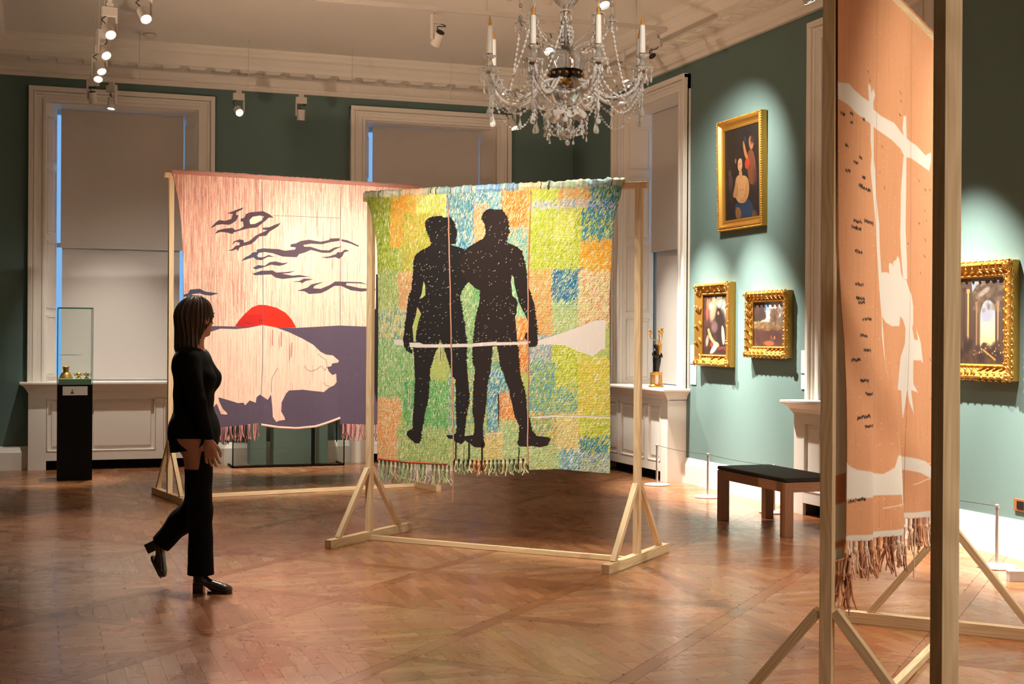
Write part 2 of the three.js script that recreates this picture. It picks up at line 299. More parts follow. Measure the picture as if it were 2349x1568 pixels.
// panelled radiator cabinets below the windows (local: x along the wall, z into the room)
function cabinet(pos, turn, half, out, label) {
  const t = thing('radiator_cabinet', label, 'cabinet', pos, turn);
  const x0 = -half, x1 = half, y1 = 0.885, toe = 0.105, e = half * 0.19;
  const rail = (a, b, c, d) => bx(a, b, c, d, out - 0.03, out, 0.002);
  const sp = half * 0.36, pan = [[x0 + e, x0 + e + sp], [-half * 0.365, half * 0.365], [x1 - e - sp, x1 - e]];
  part('carcass', [bx(x0, x0 + 0.03, 0, y1, 0, out - 0.028), bx(x1 - 0.03, x1, 0, y1, 0, out - 0.028), bx(x0, x1, y1 - 0.03, y1, 0, out - 0.02),
    rail(x0, x0 + e, 0, y1), rail(x1 - e, x1, 0, y1), rail(x0 + e, x1 - e, toe, 0.205), rail(x0 + e, x1 - e, 0.79, y1), rail(pan[0][1], pan[1][0], 0.2, 0.8), rail(pan[1][1], pan[2][0], 0.2, 0.8)], M.white, t);
  part('toe_recess', bx(x0 + e, x1 - e, 0, toe + 0.02, 0.0, Math.max(0.02, out - 0.13)), M.void, t);  // near-black block: shade of the toe opening put into its colour
  for (const [a, b] of pan) {
    const f = (i, z0, z1) => [bx(a + i, b - i, 0.2 + i, 0.2 + i + 0.016, z0, z1, 0.004), bx(a + i, b - i, 0.8 - i - 0.016, 0.8 - i, z0, z1, 0.004), bx(a + i, a + i + 0.016, 0.2 + i, 0.8 - i, z0, z1, 0.004), bx(b - i - 0.016, b - i, 0.2 + i, 0.8 - i, z0, z1, 0.004)];
    part('panel', [bx(a, b, 0.2, 0.8, out - 0.035, out - 0.022), ...f(0.004, out - 0.03, out + 0.004), bx(a + 0.055, b - 0.055, 0.26, 0.74, out - 0.03, out - 0.010, 0.006)], M.white, t);
  }
  // ledge: crown moulding that sticks out at the front and both ends
  const prof = [[0, 0.862], [0.008, 0.862], [0.012, 0.878], [0.02, 0.885], [0.03, 0.905], [0.055, 0.93], [0.075, 0.945], [0.085, 0.948], [0.09, 0.955], [0.09, 0.972], [0.085, 0.976]];
  const pos2 = [], ring = (o, y) => [[x0 - o, y, 0], [x0 - o, y, out + o], [x1 + o, y, out + o], [x1 + o, y, 0]];
  for (let i = 0; i < prof.length - 1; i++) {
    const A = ring(...prof[i]), B = ring(...prof[i + 1]);
    for (let k = 0; k < 3; k++) pos2.push(...A[k], ...A[k + 1], ...B[k + 1], ...A[k], ...B[k + 1], ...B[k]);
  }
  const g = new THREE.BufferGeometry(); g.setAttribute('position', new THREE.Float32BufferAttribute(pos2, 3)); g.computeVertexNormals();
  part('ledge', [plain(g), bx(x0 - 0.085, x1 + 0.085, 0.966, 0.976, 0, out + 0.085)], M.white, t);
  return t;
}
cabinet([WIN_BACK[0].c, 0, ZB + 0.001], 0, 1.0, 0.15, 'white panelled radiator cabinet behind the black showcase plinth');
cabinet([WIN_BACK[1].c, 0, ZB + 0.001], 0, 1.0, 0.15, 'white panelled radiator cabinet mostly hidden behind the two hanging tapestries');
cabinet([XR - 0.001, 0, WIN_RIGHT[0].c], -Math.PI / 2, 0.89, 0.215, 'white panelled radiator cabinet carrying the gilt candelabra');
cabinet([XR - 0.001, 0, WIN_RIGHT[1].c], -Math.PI / 2, 0.815, 0.225, 'white panelled radiator cabinet behind the dark bench');
const ART_B = {
  left_man: [55.1,236.1,52.4,235.3,50.1,233.9,49.5,231.5,50.2,227.2,51.9,223.7,53.3,220.8,54.1,217.9,53.8,215.5,50.8,213.7,45.7,211.9,43,210,40.8,207.6,39.9,203.8,40,196,39.1,192.6,40,195.2,38.6,188.4,38.4,184.1,35.8,179.3,35,173.9,33.8,164.2,32.6,159.4,32.1,152.1,31.3,147.2,31.8,143.4,34.2,140,37.9,138.1,38.4,139.3,35.8,142.4,35.5,145.8,39.8,146.1,41.8,146.1,41.8,142,40.1,142,40.8,132.8,41.3,122.6,41.8,119.3,41.2,108.8,40.6,98.8,40.1,89.9,39.8,83.3,35,80.9,34.6,79.5,37.6,76,42.1,73.1,44.7,73.5,46.3,76.9,46.6,82.4,48.5,89.1,49.4,96.9,51.6,101.9,52.5,108,53.1,120.1,53.1,125.7,54.5,130.6,57,137.8,59.2,141.7,60,145,60.3,146.9,61.6,149.3,63.3,146,65.2,142.2,67.5,135.5,70.3,128.4,71.5,122.8,74.3,120,75,109.6,74.8,98.7,75.7,90.6,75.8,82.4,73.4,79.6,68.3,79.4,69,77.8,73.1,77.4,74.6,75.8,79,74.1,81.2,76.1,81.2,81,82,91.3,83.6,97.9,85,105.5,84,116.3,82.9,128.6,82.3,133.3,82.6,140.5,82.8,146.1,81.6,153.3,81.1,159.4,80,162.3,79,168.9,77.9,175.1,76.8,178.9,79.2,184.1,84.6,189.7,89.5,192.5,84.5,194.4,84.5,210.9,82.3,211.7,74.6,214,69.7,215.3,69.4,216.5,73.8,216.9,73.8,220.2,74.9,222.1,74.5,225.9,73.1,228.4,72.6,231.7,69.6,235.2,67.3,235.2,64,235.1,61.8,236.4],
  right_man: [95.8,233.8,96.6,237,99.1,239.1,101.7,239.9,105.4,239.3,110.8,239.1,113.4,236.9,115.3,233.1,116.3,230.3,116.4,225.6,117.4,222.8,115.6,222.3,115.6,219.1,114.6,215.8,118.3,214.8,123,212.8,127.3,209.5,128.3,204.8,129.9,199.7,131.2,193.6,130.5,193.8,131.5,187.3,132.7,182.6,134.4,179.4,135.8,174.7,137.3,170.1,138.2,164.1,138.9,159.5,139.3,152.5,139.6,145.6,137.7,144,132.9,143.7,132.7,147.9,130,149.7,130.2,152,128.1,148.3,124,148.3,123.5,144.1,124.8,142.7,125.1,138.1,125.6,131.6,126.2,125.1,126.1,124.8,127.8,119.3,130,112.8,131.2,106.8,131.9,98.8,134.1,92.9,135.8,85.4,139.8,81.5,148.7,80.9,149.6,79.4,147.4,75.9,142.1,74.6,136.5,75.4,132.6,74.7,127,74.8,125.8,76.5,127.2,81.6,126.9,88.6,123.5,96,121.1,104,119.4,110,117,117.6,113.6,126.6,113.1,126.7,111.5,130.4,110.4,137.4,108.5,144.4,104.5,143.9,103.5,136,102.9,130.3,102,126.4,100.9,120.3,99.8,114.7,99.5,106,98.1,97.8,96.5,88.5,96.2,81.4,97.7,73.3,96.6,72.5,90.7,72.2,90.3,72.1,85.9,74.6,81.8,77.2,81.2,79,89.6,80.2,89.8,90.5,88.5,95.9,88.5,104.5,89.3,116.5,90.4,126.2,90.6,126.4,89.4,130.1,88.2,134.4,88.2,142.4,88.5,146.2,89.5,151.9,90.3,159.4,91.8,167,93.7,171.7,94.5,176.9,94.7,183.5,91.1,184.5,89,186.4,84.6,189.7,79.2,194.4,78,204,83.9,212.9,92,216.9,97.8,219.6,99.1,223.3,98.3,229],
  gap_upper: [47.9,190.2,49.3,187.3,49.5,180.1,47.1,178.2,44.4,177.3,46.3,180.6,47.1,185.9],
  gap_lower: [42.7,171.7,44.7,169,46.1,166.6,44.2,162.3,43.1,157.9,42.2,154.6,41.5,149.7,41.8,146.3,39.8,146.3,39.1,151.6,38.6,157,39.7,160.8,41.6,165.7],
  gap_right: [119.8,193,121.3,192,121.6,187.4,123.2,181.8,124.9,175.3,128,169.2,130.2,165.9,132.2,161.3,132.5,153.4,130.7,153.4,129.8,150.2,128.1,148.3,124,148.3,123.5,154.8,122.3,164.1,123.6,166.9,123.6,170.6,124.4,173.9,123.3,176.7,120.1,179,119.6,184.6,118.8,188.8],
  pole_end: [22.4,147.9,31,148.2,31,143.8,23,144.3],
  pole: [35.8,145.8,44.6,145.9,48,144.7,64.7,144.8,86.6,145.5,109.1,147.2,107.2,146.5,123.5,146.9,131.3,147.2,132.7,147.9,134.4,146.5,132.4,145.6,123.5,144.8,107.2,144.2,109.1,144.4,86.6,143.1,64.7,142.4,42.3,142.2,36.7,142.9],
  tail: [139.6,147.9,151.8,151.4,161.4,154.2,174,158.6,182.9,162,190.7,162.2,190.4,156.4,190.3,142,187.9,142.4,181.5,137.3,174,140,167.6,142.2,161,144.9,151.4,145.3,139.6,145.2],
  white_line: [134.1,94.9,144.2,96.2,155.2,97.1,168.9,97.4,194.5,97.1,194.5,95.9,171.6,96.2,155.2,95.9,138.6,94.3],
  left_edge: [-4.1,254.3,1.3,243.8,5.3,230.8,7.7,214.7,8.6,189,9.3,156.9,9.6,108.9,10.3,58.3],
  right_edge: [202.4,253.8,201.5,246.5,197.4,233.5,195.3,218.9,194.5,201.3,193.3,177.9,193.3,142.6,193.9,98.6,194.1,59],
  seam_left: [66.7,256.3,68.3,235,69.3,197.6,70.3,153.9,71.6,110.3,73.4,60.6],
  seam_right: [134.1,255.7,133.5,232.8,132.4,202.6,132.7,157.2,132.7,111.8,133.4,64.9,134.1,58.9],
  bottom_left: [9.9,59.5,34.7,57.8,73.5,58.1],
  bottom_mid: [74.1,63.1,94.4,62.8,132.9,66.4],
  bottom_right: [133.7,58.3,155.8,60,175.4,59.5,193.8,58.7],
  fringe_ends: [18,44.6,58.8,44.9,80.2,54.1,104.9,54.1,129,57.2],
};
const PATCH_B = [['grass',-0.6,256.7,25.2,194.5],['amber',20.2,256.5,45.9,216.9],['lemon',41.9,257.4,68.3,233.5],['grassgold',29.7,236.4,59.5,191.5],['moss',8.6,194.8,29.1,166.5],['rust',27.5,194.5,42.5,168.1],['sandblue',8.7,168.2,36,141.2],['leaf',9,145.7,44.5,97.1],['fern',32.5,115.7,73.7,77.7],['apricot',9.3,102.4,27.7,58.4],['moss',26.8,82.2,73.8,58.7],['azure',67.4,256.9,90.5,212.7],['sky',89.5,257.8,112.6,239],['apricot',89.6,241.1,99.6,215.5],['orange',111.9,254.9,133.6,222.2],['mint',115.5,224.3,133.8,199.5],['leaf',72.1,197.5,104.4,123.4],['fern',89.9,191.1,98,141.7],['seafoam',116,196.8,134,160.2],['orange',121.4,161.7,134.3,127],['tealgold',96.6,147.9,112.1,123.5],['azure',100.9,124.9,117.2,77.9],['orange',110.8,109.8,126.1,88.9],['pistachio',110.2,90.5,134.7,63.5],['straw',92.5,81.5,111.8,62.4],['tealgold',69,124.3,97.1,80.2],['pistachio',72.9,82.4,94.4,61.6],['lime',133.4,257,157.3,239.4],['peachmix',156.1,256.5,179.8,238.6],['bluegold',179,257.2,203.1,236.8],['lilac',132.8,241.9,178.2,233.6],['azureblue',177.5,240.1,200.6,234],['lime',132.8,236.4,175.2,192.8],['lemon',153.3,232.1,165.3,218.3],['bluegold',173.7,235.5,197.6,211.5],['tangerine',172.5,214.2,195.2,191.9],['peach',132.4,194.1,152.6,148.2],['deepblue',151.5,194.4,172.1,170.6],['pistachio',151.8,172.2,172.3,152.8],['blush',171.3,193.5,194.1,158.8],['confetti',132.8,149.6,152.7,129.7],['lime',151.9,146.7,173.2,112.8],['bluegreen',132.9,130.6,152.9,96.7],['tealgold',152.1,114.7,173.3,97.4],['gold',171.7,135,194.5,97.1],['confettiorange',133.1,96.7,156.3,72.9],['straw',155.5,95.9,173.5,70.7],['lime',172.7,96.4,194.7,77.5],['bluegold',172.7,80.7,194.7,68.7],['sky',155.7,71.7,173.5,60],['pistachio',133.2,73.1,156.5,59.1],['sage',172.8,69.5,194.8,57]];
const ART_A = {
  clouds: [[35.8,249.6,40.9,255.1,43.9,257.2,49.4,256.7,55.6,258.9,56.7,263.5,51.3,263.8,56.3,265.8,63.4,268.8,67.3,270.1,65.8,268.1,60.3,265.2,59.9,262.9,62.6,262.3,60.3,257.6,56.4,254.7,53.3,253.1,47.1,253.5,41.6,252.5,38.6,250.5],
    [39.8,244.1,42.4,247.6,48.6,249.4,56.4,250.5,59.6,248.4,64.3,250.1,67.5,252.5,66.7,256.7,64.2,257,64.7,259.7,67.8,260.2,69.7,264.1,73.7,265.9,86.5,267.6,92.9,264.9,96.9,262,92.1,261.8,88.9,258.9,85,255.6,80.2,252,72.2,250.8,65.9,249,58,246.4,56.5,244.8,50.2,246.1,44.8,246.2],
    [52.3,229.2,56.5,230.7,59.7,233.9,63.6,234.8,63.6,237.1,59.7,237.7,56.1,234.5,58,238,63.6,240.1,67.5,239.5,67.6,237.2,72.3,238.6,76.2,241.4,78.6,243.8,85,247.2,89,248.9,90.5,250.1,86.2,250.3,85.8,251.8,93,252.9,98.6,255.5,103.8,257.4,101.4,254.1,97.8,251.6,93,248.7,89.8,244.7,82.6,243.6,78.7,239.2,74.7,236,67.6,234.2,63.6,232.5,61.7,228.6,60.9,230.9,56.6,229.2],
    [64.9,219.9,69.2,223.5,74,226,76.3,228.4,80.3,228.9,80.7,231.2,86.7,232.6,102,232.4,108.5,231.1,118.2,232.6,119.1,234.6,113.4,235.1,114.2,237.5,119.1,238.5,123.9,241,132.3,242.5,143.9,241,152.3,242.9,154,244.6,163.6,245.3,163.7,242.6,154,241,145.6,238.7,133.9,238.7,126.5,237.2,127.3,235.7,134,235.8,143.9,233.1,152.4,233,158.2,236,166.7,237.5,159.1,234.1,154.1,230.7,145.7,230.4,134,232.8,127.4,229.8,122.4,228.4,120,225.2,106.1,225.5,96.3,228.3,88.3,229.2,82.7,228.2,80.7,225.8,81.9,224,86.7,224.1,92.4,226.6,97.9,224.9,91.5,224.7,85.2,221.4,80.4,221.6,77.1,223.8,70.8,221.7],
    [164.9,244.2,170.9,243.7,176,241.9,183.8,238.6,182.9,237.6,174.3,240.6,165.8,242.3],
    [144.4,226.1,152.4,227.1,160,229.8,161.6,231.8,165.1,231.5,169.2,234.5,174,233.4,168.4,231.6,166.4,227.6,163.3,225.1,159.2,226.6,150.7,225.3],
    [76.4,213.8,82,216.7,88.4,216.1,93.2,219.7,98.9,220.7,106.1,219.3,111.9,220.1,107.8,217.8,102.9,216.5,94.8,217.4,86.8,214.5,79.6,212.5],
    [76.4,208.4,85.2,211.4,96.4,212.1,99.7,210.2,109.4,210.9,119.3,212.3,111.9,209.8,105.4,209.2,116,207.6,122.5,208.5,133.3,206.9,122.5,206.2,106.2,204.2,99.7,205.2,94.9,208.2,78.9,207],
    [115.2,201.9,122.6,202.7,127.5,205.2,136.6,204.8,129.2,202.8,125.1,200.4,124.2,201.6],
    [120.6,193.3,130.8,196.6,135,199.9,147.5,202.5,137.5,198.3,136.7,196,144.2,195.7,153.4,199.5,159.3,203.2,171.1,203.1,185.8,203.1,197,199.7,201.4,199.5,185.8,201.9,171.1,201.9,170.3,199.9,185.8,197.1,201.4,197,201.4,195.4,185.8,193.9,175.5,194.9,165.3,199,158.4,198.8,150,193.9,144.2,191.4,132.6,190.4,127.6,193],
    [10.6,187.1,15.2,188.7,16.7,192.1,25.9,193.1,31.2,190.6,43.6,189.3,36.6,186.9,30.4,187.5,25.9,188.9,19,188,17.6,185.4,10.6,185.6],
    [10.7,181.9,15.2,182.7,21.3,181.7,15.3,179.7,10.7,179.6]],
  cloud_hole: [73,258.5,76.1,261.8,83.2,263.3,87.3,262.7,84.9,258.7,78.6,255.3,73.8,254.7],
  sun: [59.5,158.9,63.2,164.1,69.2,170.8,76.1,176.8,83,179.2,90,179.1,100.6,176.8,109.4,172.2,115.7,165.5,119.8,158.2,104.2,157.8,86.7,160.3,69.3,158.3],
  horizon: [10.3,158.6,35.3,158.8,59.1,158.6,69.3,158.5,86.7,160.3,104.2,158,120.3,157.9,163.8,160.5,188.1,159.8,273.5,159.7],
  pig: [13.8,143.1,22.8,149.7,35.3,153.1,45.5,156.5,60.8,156.2,72.8,157.5,86.7,160.3,99.8,158.2,113.2,153.6,125.7,147.8,136.5,141.8,143.8,135,149.3,132.4,156.7,131.5,163.2,126.4,162.3,124.6,155.8,123.8,154.9,121.2,150.3,120.4,152.3,116.1,155.9,112.6,160.1,113.9,160.6,105.7,157.8,102.7,152.4,100.6,146.9,96.4,134.1,97.8,126.9,98.8,113.5,98.1,110.8,95.2,106.5,86.8,106.1,78.3,109.2,73.2,110.1,70.2,103.9,69.5,101.3,68.3,97.7,73.4,97.2,82.7,95.8,94.5,92.4,89.5,89.7,91.3,84.4,94.7,81,92.2,80.2,87.2,77.5,88.1,74.1,89.4,69.8,84.9,68,87.4,62.9,87.1,54.3,89.8,44.1,92.8,45,88.7,48.4,82,52.7,77.8,52.3,76.5,46.8,77.1,42.5,87.1,35.8,79,30.7,76.6,24.1,76.7,27.4,91.5,19,103.9,12.3,120.3],
  lines: [[141.2,133.3,144.8,129.8,149.4,127.3,150.3,121.2,148.5,117.4,143.9,121.3,140.4,118.3,134,116.2,130.4,117.9,128.1,121.8],[102.7,119.8,99.2,114.7,96.6,109.7,95.8,103,96.2,96.2],[146.8,105.4,149.5,102.3,153.2,101.9]],
  figure: [202,211.2,201.8,177.9,197.4,171.7,195.6,163,193.8,158.6,194.5,128,195.1,107.9,199.9,99.1,202.8,86.8,207.2,77.1,215.3,72.5,244.3,71.9,243.4,212.4],
  left_edge: [0.7,298.4,2.8,287,6.2,271.2,8.7,249.4,10.4,217.5,11.2,177.5,12,117.6,13.1,67.6],
  right_edge: [249.8,300.3,245.6,281.7,242.4,259.8,240.8,224.9,241.6,94.3,241.9,61.7],
  seam_left: [84.7,300,85.9,261,87.2,178.8,86.8,117.1,84,65.7],
  seam_right: [164.8,299.5,164.4,222.4,164.5,137.8,164.4,70.9],
  bottom_left: [11.5,63.6,53.3,64.9,84,67.8],
  bottom_mid: [84.4,66.5,103.4,63.2,120.9,61.9,138.6,63.5,164,70.9],
  bottom_right: [164.9,64.9,206.9,63,241.9,61.7],
  cord: [96.1,264,119.6,264.3,163.6,264.7],
};
const ART_C = {
  beam: [-2,241.6,12.9,243.8,20.4,242.8,34.3,242,45.5,242,52.2,240.1,64.1,239.3,89.5,239.8,107,237.1,122.3,236.3,133.9,236.2,153.9,234.2,166.6,237.1,166.7,232.9,162.2,228.2,142.9,228.8,121.5,229.4,109.3,228.4,101.2,230.9,85.9,232.3,71.4,232.8,57.5,233.1,44.1,234,23.6,234.7,14.6,235.9,-1.2,236],
  fork: [42.8,248.7,46.9,248.3,48.7,245.8,51.2,248.1,54.6,246.3,51.3,242.7,52.2,239.3,47.2,238.6,44.7,242.1],
  rope_left: [47.4,233.9,52.3,234.6,52.5,228.3,52.7,220.5,55.3,216.9,57.2,207.2,62.7,196.1,64.1,186.6,67,177.1,67.3,166.7,69.2,158.6,71.3,150.6,73.3,140.4,75.2,135.9,72.3,142.5,68.5,152.6,68.4,158.2,63.7,170.5,61.9,176.9,59,186.3,56.7,195.6,51.3,208.6,47.8,216,49.3,222.1,47.5,227.7],
  rope_top: [106.8,245.4,111.8,246,113.1,236.2,109.1,234.8,104.9,239.8],
  rope_right: [107.2,228.2,112.8,228.8,112.7,214.6,112.1,198.6,111.5,200.6,114.9,185.3,116.2,176.3,108.2,175.9,106,180.6,102.8,188.9,101.6,195.2,102.1,199.1,102.7,213.6],
  body: [65.3,176.8,77.7,177.4,81.4,176.9,80.4,180.2,81.3,181.4,86.9,181.3,88.8,179.7,88.6,182.2,94.3,183.4,96.2,185.1,100.1,184.1,104.1,177.9,108.2,175.9,114.2,175.8,120.5,171.6,124.6,170,129,164.8,129.2,157.3,127.2,155.1,131.6,149.8,139.1,149.8,135.7,154.7,144.6,148.9,149.3,139.4,144.8,140.8,129.7,141,129.9,134.8,128.1,140.8,130,130.2,136.6,126.6,126.9,127.9,130.4,117.5,125.6,122.4,122.2,128.4,119.5,115.7,114.6,128,105.5,128.9,108.2,142.3,108.1,142.1,115,148.1,114.7,155,108.6,158.8,102.7,160,101.8,155.9,85.6,155.6,74.7,157.1,69.2,159.4,67.3,166.7,64.6,170.6],
  wave: [9,106.1,17.7,104.1,32.7,100.4,49.6,98.1,70.1,95.7,78.1,97.8,82,102.4,106.3,101.3,109.4,99.2,121.5,98.9,150.7,94.7,171.8,86.7,171.9,83.2,144.2,89.8,121.7,93.3,112.5,92.1,109.6,90.8,119.3,70.3,95.5,72.4,86.9,80.3,83.9,86.5,19.2,90.6,9.4,91.3],
  hem_left: [10.7,77.7,57.8,73.3,91.2,72,92.7,69.6,60.3,70.9,10.7,75.8],
  hem_right: [114.6,74.7,172.3,70.5,176,67.2,114.6,72.8],
  stitches: [4.6,231.5,17.6,233.4,36,234,17.7,230.1,10.6,220.9,31.7,218.8,24.1,216,12.3,211.7,36.6,211.9,31.9,208.4,39.9,207.8,27.7,194.4,45,195.5,25.8,191.8,29,183.1,31,170.7,32.6,165.5,34.2,164,43.1,157.8,37.7,151.6,43.4,145.9,27,142.2,38.9,134.1,46.3,129,38.1,120.3,46.7,116.4,30.7,88.9],
  flecks: [41.9,253.6,45.3,250.9,98.6,255,100.6,251.3,98,245.2,66.2,227.9,63,217.1,71,211.9,138.7,221.8,152.2,218.9,162.4,219.9,152.4,209.3,156,205.2,139.2,202.4,116.8,191.9,153.3,196.3,151.2,188.6,143.7,180.5,163,141.5,97.4,140.3,170.3,134.4,161.9,123,162.2,111.2,157.8,84.8],
  left_edge: [-2.2,271.2,-1.1,224.6,0.5,184.1,4.7,162.3,9.4,146.5,13.2,122.5,16.3,98.2,18.8,73.7],
  right_edge: [180.2,280.3,183.2,187.3,180.5,104.3,175.3,67.6],
  seam_left: [56,256.4,58.3,233.2],
  seam_mid: [121.3,267.9,122.5,229.5],
  bottom: [19.6,74.7,60.3,70.9,92.7,69.3,95.5,72.4,116.2,70,117.6,72.1,176,66.9],
};
// ---------------------------------------------------------------- lighting tracks and their spotlights
const TRACK_Y = 4.21;
function track(label, x0, x1, z0, z1) {
  const t = thing('lighting_track', label, 'track');
  const rail = (a, b) => [bar([a[0], TRACK_Y, a[1]], [b[0], TRACK_Y, b[1]], 0.036, 0.034, 0.002)];
  const ends = [[[x0, z0], [x1, z0]], [[x1, z0], [x1, z1]], [[x1, z1], [x0, z1]], [[x0, z1], [x0, z0]]];
  for (const [a, b] of ends) {
    part('rail', rail(a, b), M.lampWhite, t);
    const n = 4; for (let i = 0; i < n; i++) { const f = (i + 0.42) / n; part('suspension_wire', rod([lerp(a[0], b[0], f), TRACK_Y + 0.015, lerp(a[1], b[1], f)], [lerp(a[0], b[0], f), CEIL, lerp(a[1], b[1], f)], 0.004, 6), M.lampWhite, t); }
  }
  return t;
}
track('white suspended track loop with spotlights beside the cornice', 0.565, 5.215, -15.24, -10.93);
track('unseen second white track loop out of view, placed to carry the unseen overhead spotlights', 0.565, 5.215, -9.25, -1.2);  // out of view, placed to hold the unseen overhead lamps

// a spotlight hangs below the rail at at[x,z], its head turned to a target; intensity 0 = switched off
function spot(label, at, target, cd, angle = 0.34, pen = 0.6, group, side = 1) {
  const t = thing('track_spotlight', label, 'spotlight', [at[0], TRACK_Y - 0.018, at[1]], 0, group);
  const dir = V3(target[0] - at[0], target[1] - TRACK_Y + 0.25, target[2] - at[1]).normalize();
  const yaw = Math.atan2(dir.x, dir.z);
  const body = new THREE.Group();
  const turn = (g) => g.rotateY(yaw);
  part('adapter_box', turn(merge([bx(-0.03, 0.03, -0.03, 0.0, -0.016, 0.016), bx(-0.062, 0.062, -0.105, -0.03, -0.022, 0.022, 0.004)])), M.lampWhite, t);
  part('arm', turn(bx(side * 0.056 - 0.006, side * 0.056 + 0.006, -0.24, -0.09, -0.02, 0.02, 0.003)), M.lampWhite, t);
  const q = new THREE.Quaternion().setFromUnitVectors(V3(0, 0, 1), dir), c = V3(0, -0.225, 0);
  const place = (g) => g.applyQuaternion(q).translate(c.x, c.y, c.z);
  const shell = new THREE.CylinderGeometry(0.043, 0.043, 0.115, 24, 1, true).rotateX(Math.PI / 2);
  part('head', place(merge([plain(shell), plain(new THREE.CylinderGeometry(0.041, 0.041, 0.113, 24, 1, true).rotateX(Math.PI / 2).scale(-1, 1, 1)), plain(new THREE.RingGeometry(0.020, 0.043, 24).rotateY(Math.PI).translate(0, 0, -0.0575)), plain(new THREE.TorusGeometry(0.042, 0.003, 6, 24).translate(0, 0, 0.058))])), M.lampWhite, t);
  part('heat_sink', place(plain(new THREE.CylinderGeometry(0.034, 0.034, 0.05, 20).rotateX(Math.PI / 2).translate(0, 0, -0.04))), M.cable, t);
  const L = part('lens', place(plain(new THREE.CylinderGeometry(0.039, 0.039, 0.006, 24).rotateX(Math.PI / 2).translate(0, 0, 0.046))), cd ? M.lens : M.lensDim, t);
  const back = c.clone().addScaledVector(dir, -0.062);
  part('cable', tube([V3(side * -0.02, -0.10, 0).applyAxisAngle(V3(0, 1, 0), yaw), V3(side * -0.05, -0.13, -0.05).applyAxisAngle(V3(0, 1, 0), yaw), back.clone().add(V3(-side * 0.03, 0.04, 0)), back], 0.0045, 14, 5), M.cable, t);
  if (cd) {
    const l = new THREE.SpotLight(LAMP_COLOR, cd, 0, angle, pen, 2);
    l.name = 'spot_beam'; l.position.copy(c).addScaledVector(dir, 0.075); l.castShadow = true; l.shadow.radius = 1.6; l.shadow.mapSize.set(1024, 1024);
    l.target.position.copy(c).addScaledVector(dir, 2); t.add(l, l.target);
  }
  return t;
}
const K = 1;                                                       // overall lamp level
// lamps in view
spot('lit spotlight hanging from the back track left of the pink tapestry top', [2.11, -15.24], [2.6, 0.6, -9.0], 55 * K, 0.32, 0.7);
spot('spotlight seen from behind, above the pink tapestry on the back track', [2.80, -15.24], [2.8, 0.5, -15.75], 85 * K, 0.34, 0.9, undefined);  // switched on; its beam brightens the glass case below
spot('slim spotlight pointing straight down over the casing of the showcase window', [0.77, -15.24], [0.43, 1.1, -14.9], 60 * K, 0.20, 0.7);
spot('spotlight with a dark round opening at the corner of the track', [0.565, -14.93], [1.0, 0.5, -16.1], 32 * K, 0.5, 1);
spot('topmost spotlight with a long bright glare on the side rail', [0.565, -11.62], [1.5, 0.2, -7.6], 26 * K, 0.36, 0.7);
spot('spotlight with a round bright glare, second down the side rail', [0.565, -12.50], [2.4, 0.1, -8.4], 24 * K, 0.36, 0.7, undefined, -1);
spot('spotlight with a slanting bright glare, third down the side rail', [0.565, -13.22], [1.6, 0.1, -10.3], 24 * K, 0.36, 0.7);
spot('lowest of the glaring spotlights crowded on the side rail', [0.565, -13.62], [0.3, 0.1, -10.8], 40 * K, 0.36, 0.7, undefined, -1);
spot('lone lit spotlight near the top edge right of the crowded side rail', [0.79, -10.93], [1.8, 0.2, -7.4], 26 * K, 0.36, 0.7);
spot('spotlight with its dark back to the viewer on the front rail, left of the chandelier', [3.14, -10.93], [2.6, 1.6, -13.2], 20 * K, 0.42, 0.7);
spot('lit spotlight shining behind the chandelier stem', [4.11, -10.93], [3.9, 0.2, -7.6], 40 * K, 0.36, 0.7, undefined, -1);
spot('spotlight with a bright oval mouth at the track corner by the side wall', [5.215, -11.13], [6.43, 2.95, -11.75], 27 * K, 0.72, 1);
spot('spotlight with its dark back turned, right of the chandelier candles', [5.215, -11.85], [6.43, 0.55, -11.15], 225 * K, 0.37, 1);
spot('small spotlight half hidden behind the chandelier drops', [5.215, -15.02], [6.43, 1.1, -13.5], 70 * K, 0.36, 0.9);
// unseen overhead lamps, each placed to light what its label names
const over = (at, to, cd, a = 0.34, p = 0.7) => spot('unseen overhead track spotlight placed to light the ' + AIMS[aim++], at, to, cd, a, p, 'unseen track spotlights placed for their light');
const AIMS = ['tall painting of robed figures', 'two men', 'clouds of the pink tapestry', 'pig of the pink tapestry', 'brown tapestry', 'painting of the ruined arch', 'wall by the floor box', 'thick nearby post', 'chandelier', 'floor below the far window', 'floor behind the brown tapestry as added fill', 'floor before the two men as added fill', 'floor below the brown tapestry as added fill', 'floor beside the near stand as added fill', 'floor at the camera as added fill'];
let aim = 0;
over([5.215, -12.75], [6.43, 0.55, -12.25], 215 * K, 0.37, 1);
over([0.565, -6.7], [3.0, 1.5, -9.2], 66 * K, 0.36, 0.5);
over([3.2, -9.25], [2.45, 1.85, -13.0], 21 * K, 0.42, 0.5);
over([2.2, -9.25], [2.35, 1.6, -13.1], 17 * K, 0.42, 0.5);
over([5.215, -2.6], [3.8, 1.8, -5.2], 42 * K, 0.44, 0.6);
over([5.215, -8.6], [6.43, 0.65, -8.1], 230 * K, 0.40, 1);
over([5.215, -7.2], [6.43, 0.5, -6.9], 170 * K, 0.40, 1);
over([3.6, -1.2], [1.95, 1.6, -2.6], 10 * K, 0.40, 0.9);
over([3.1, -1.2], [2.92, 3.05, -7.45], 110 * K, 0.10, 0.6);
over([3.5, -9.25], [2.0, 0.2, -14.8], 60 * K, 0.5, 1);
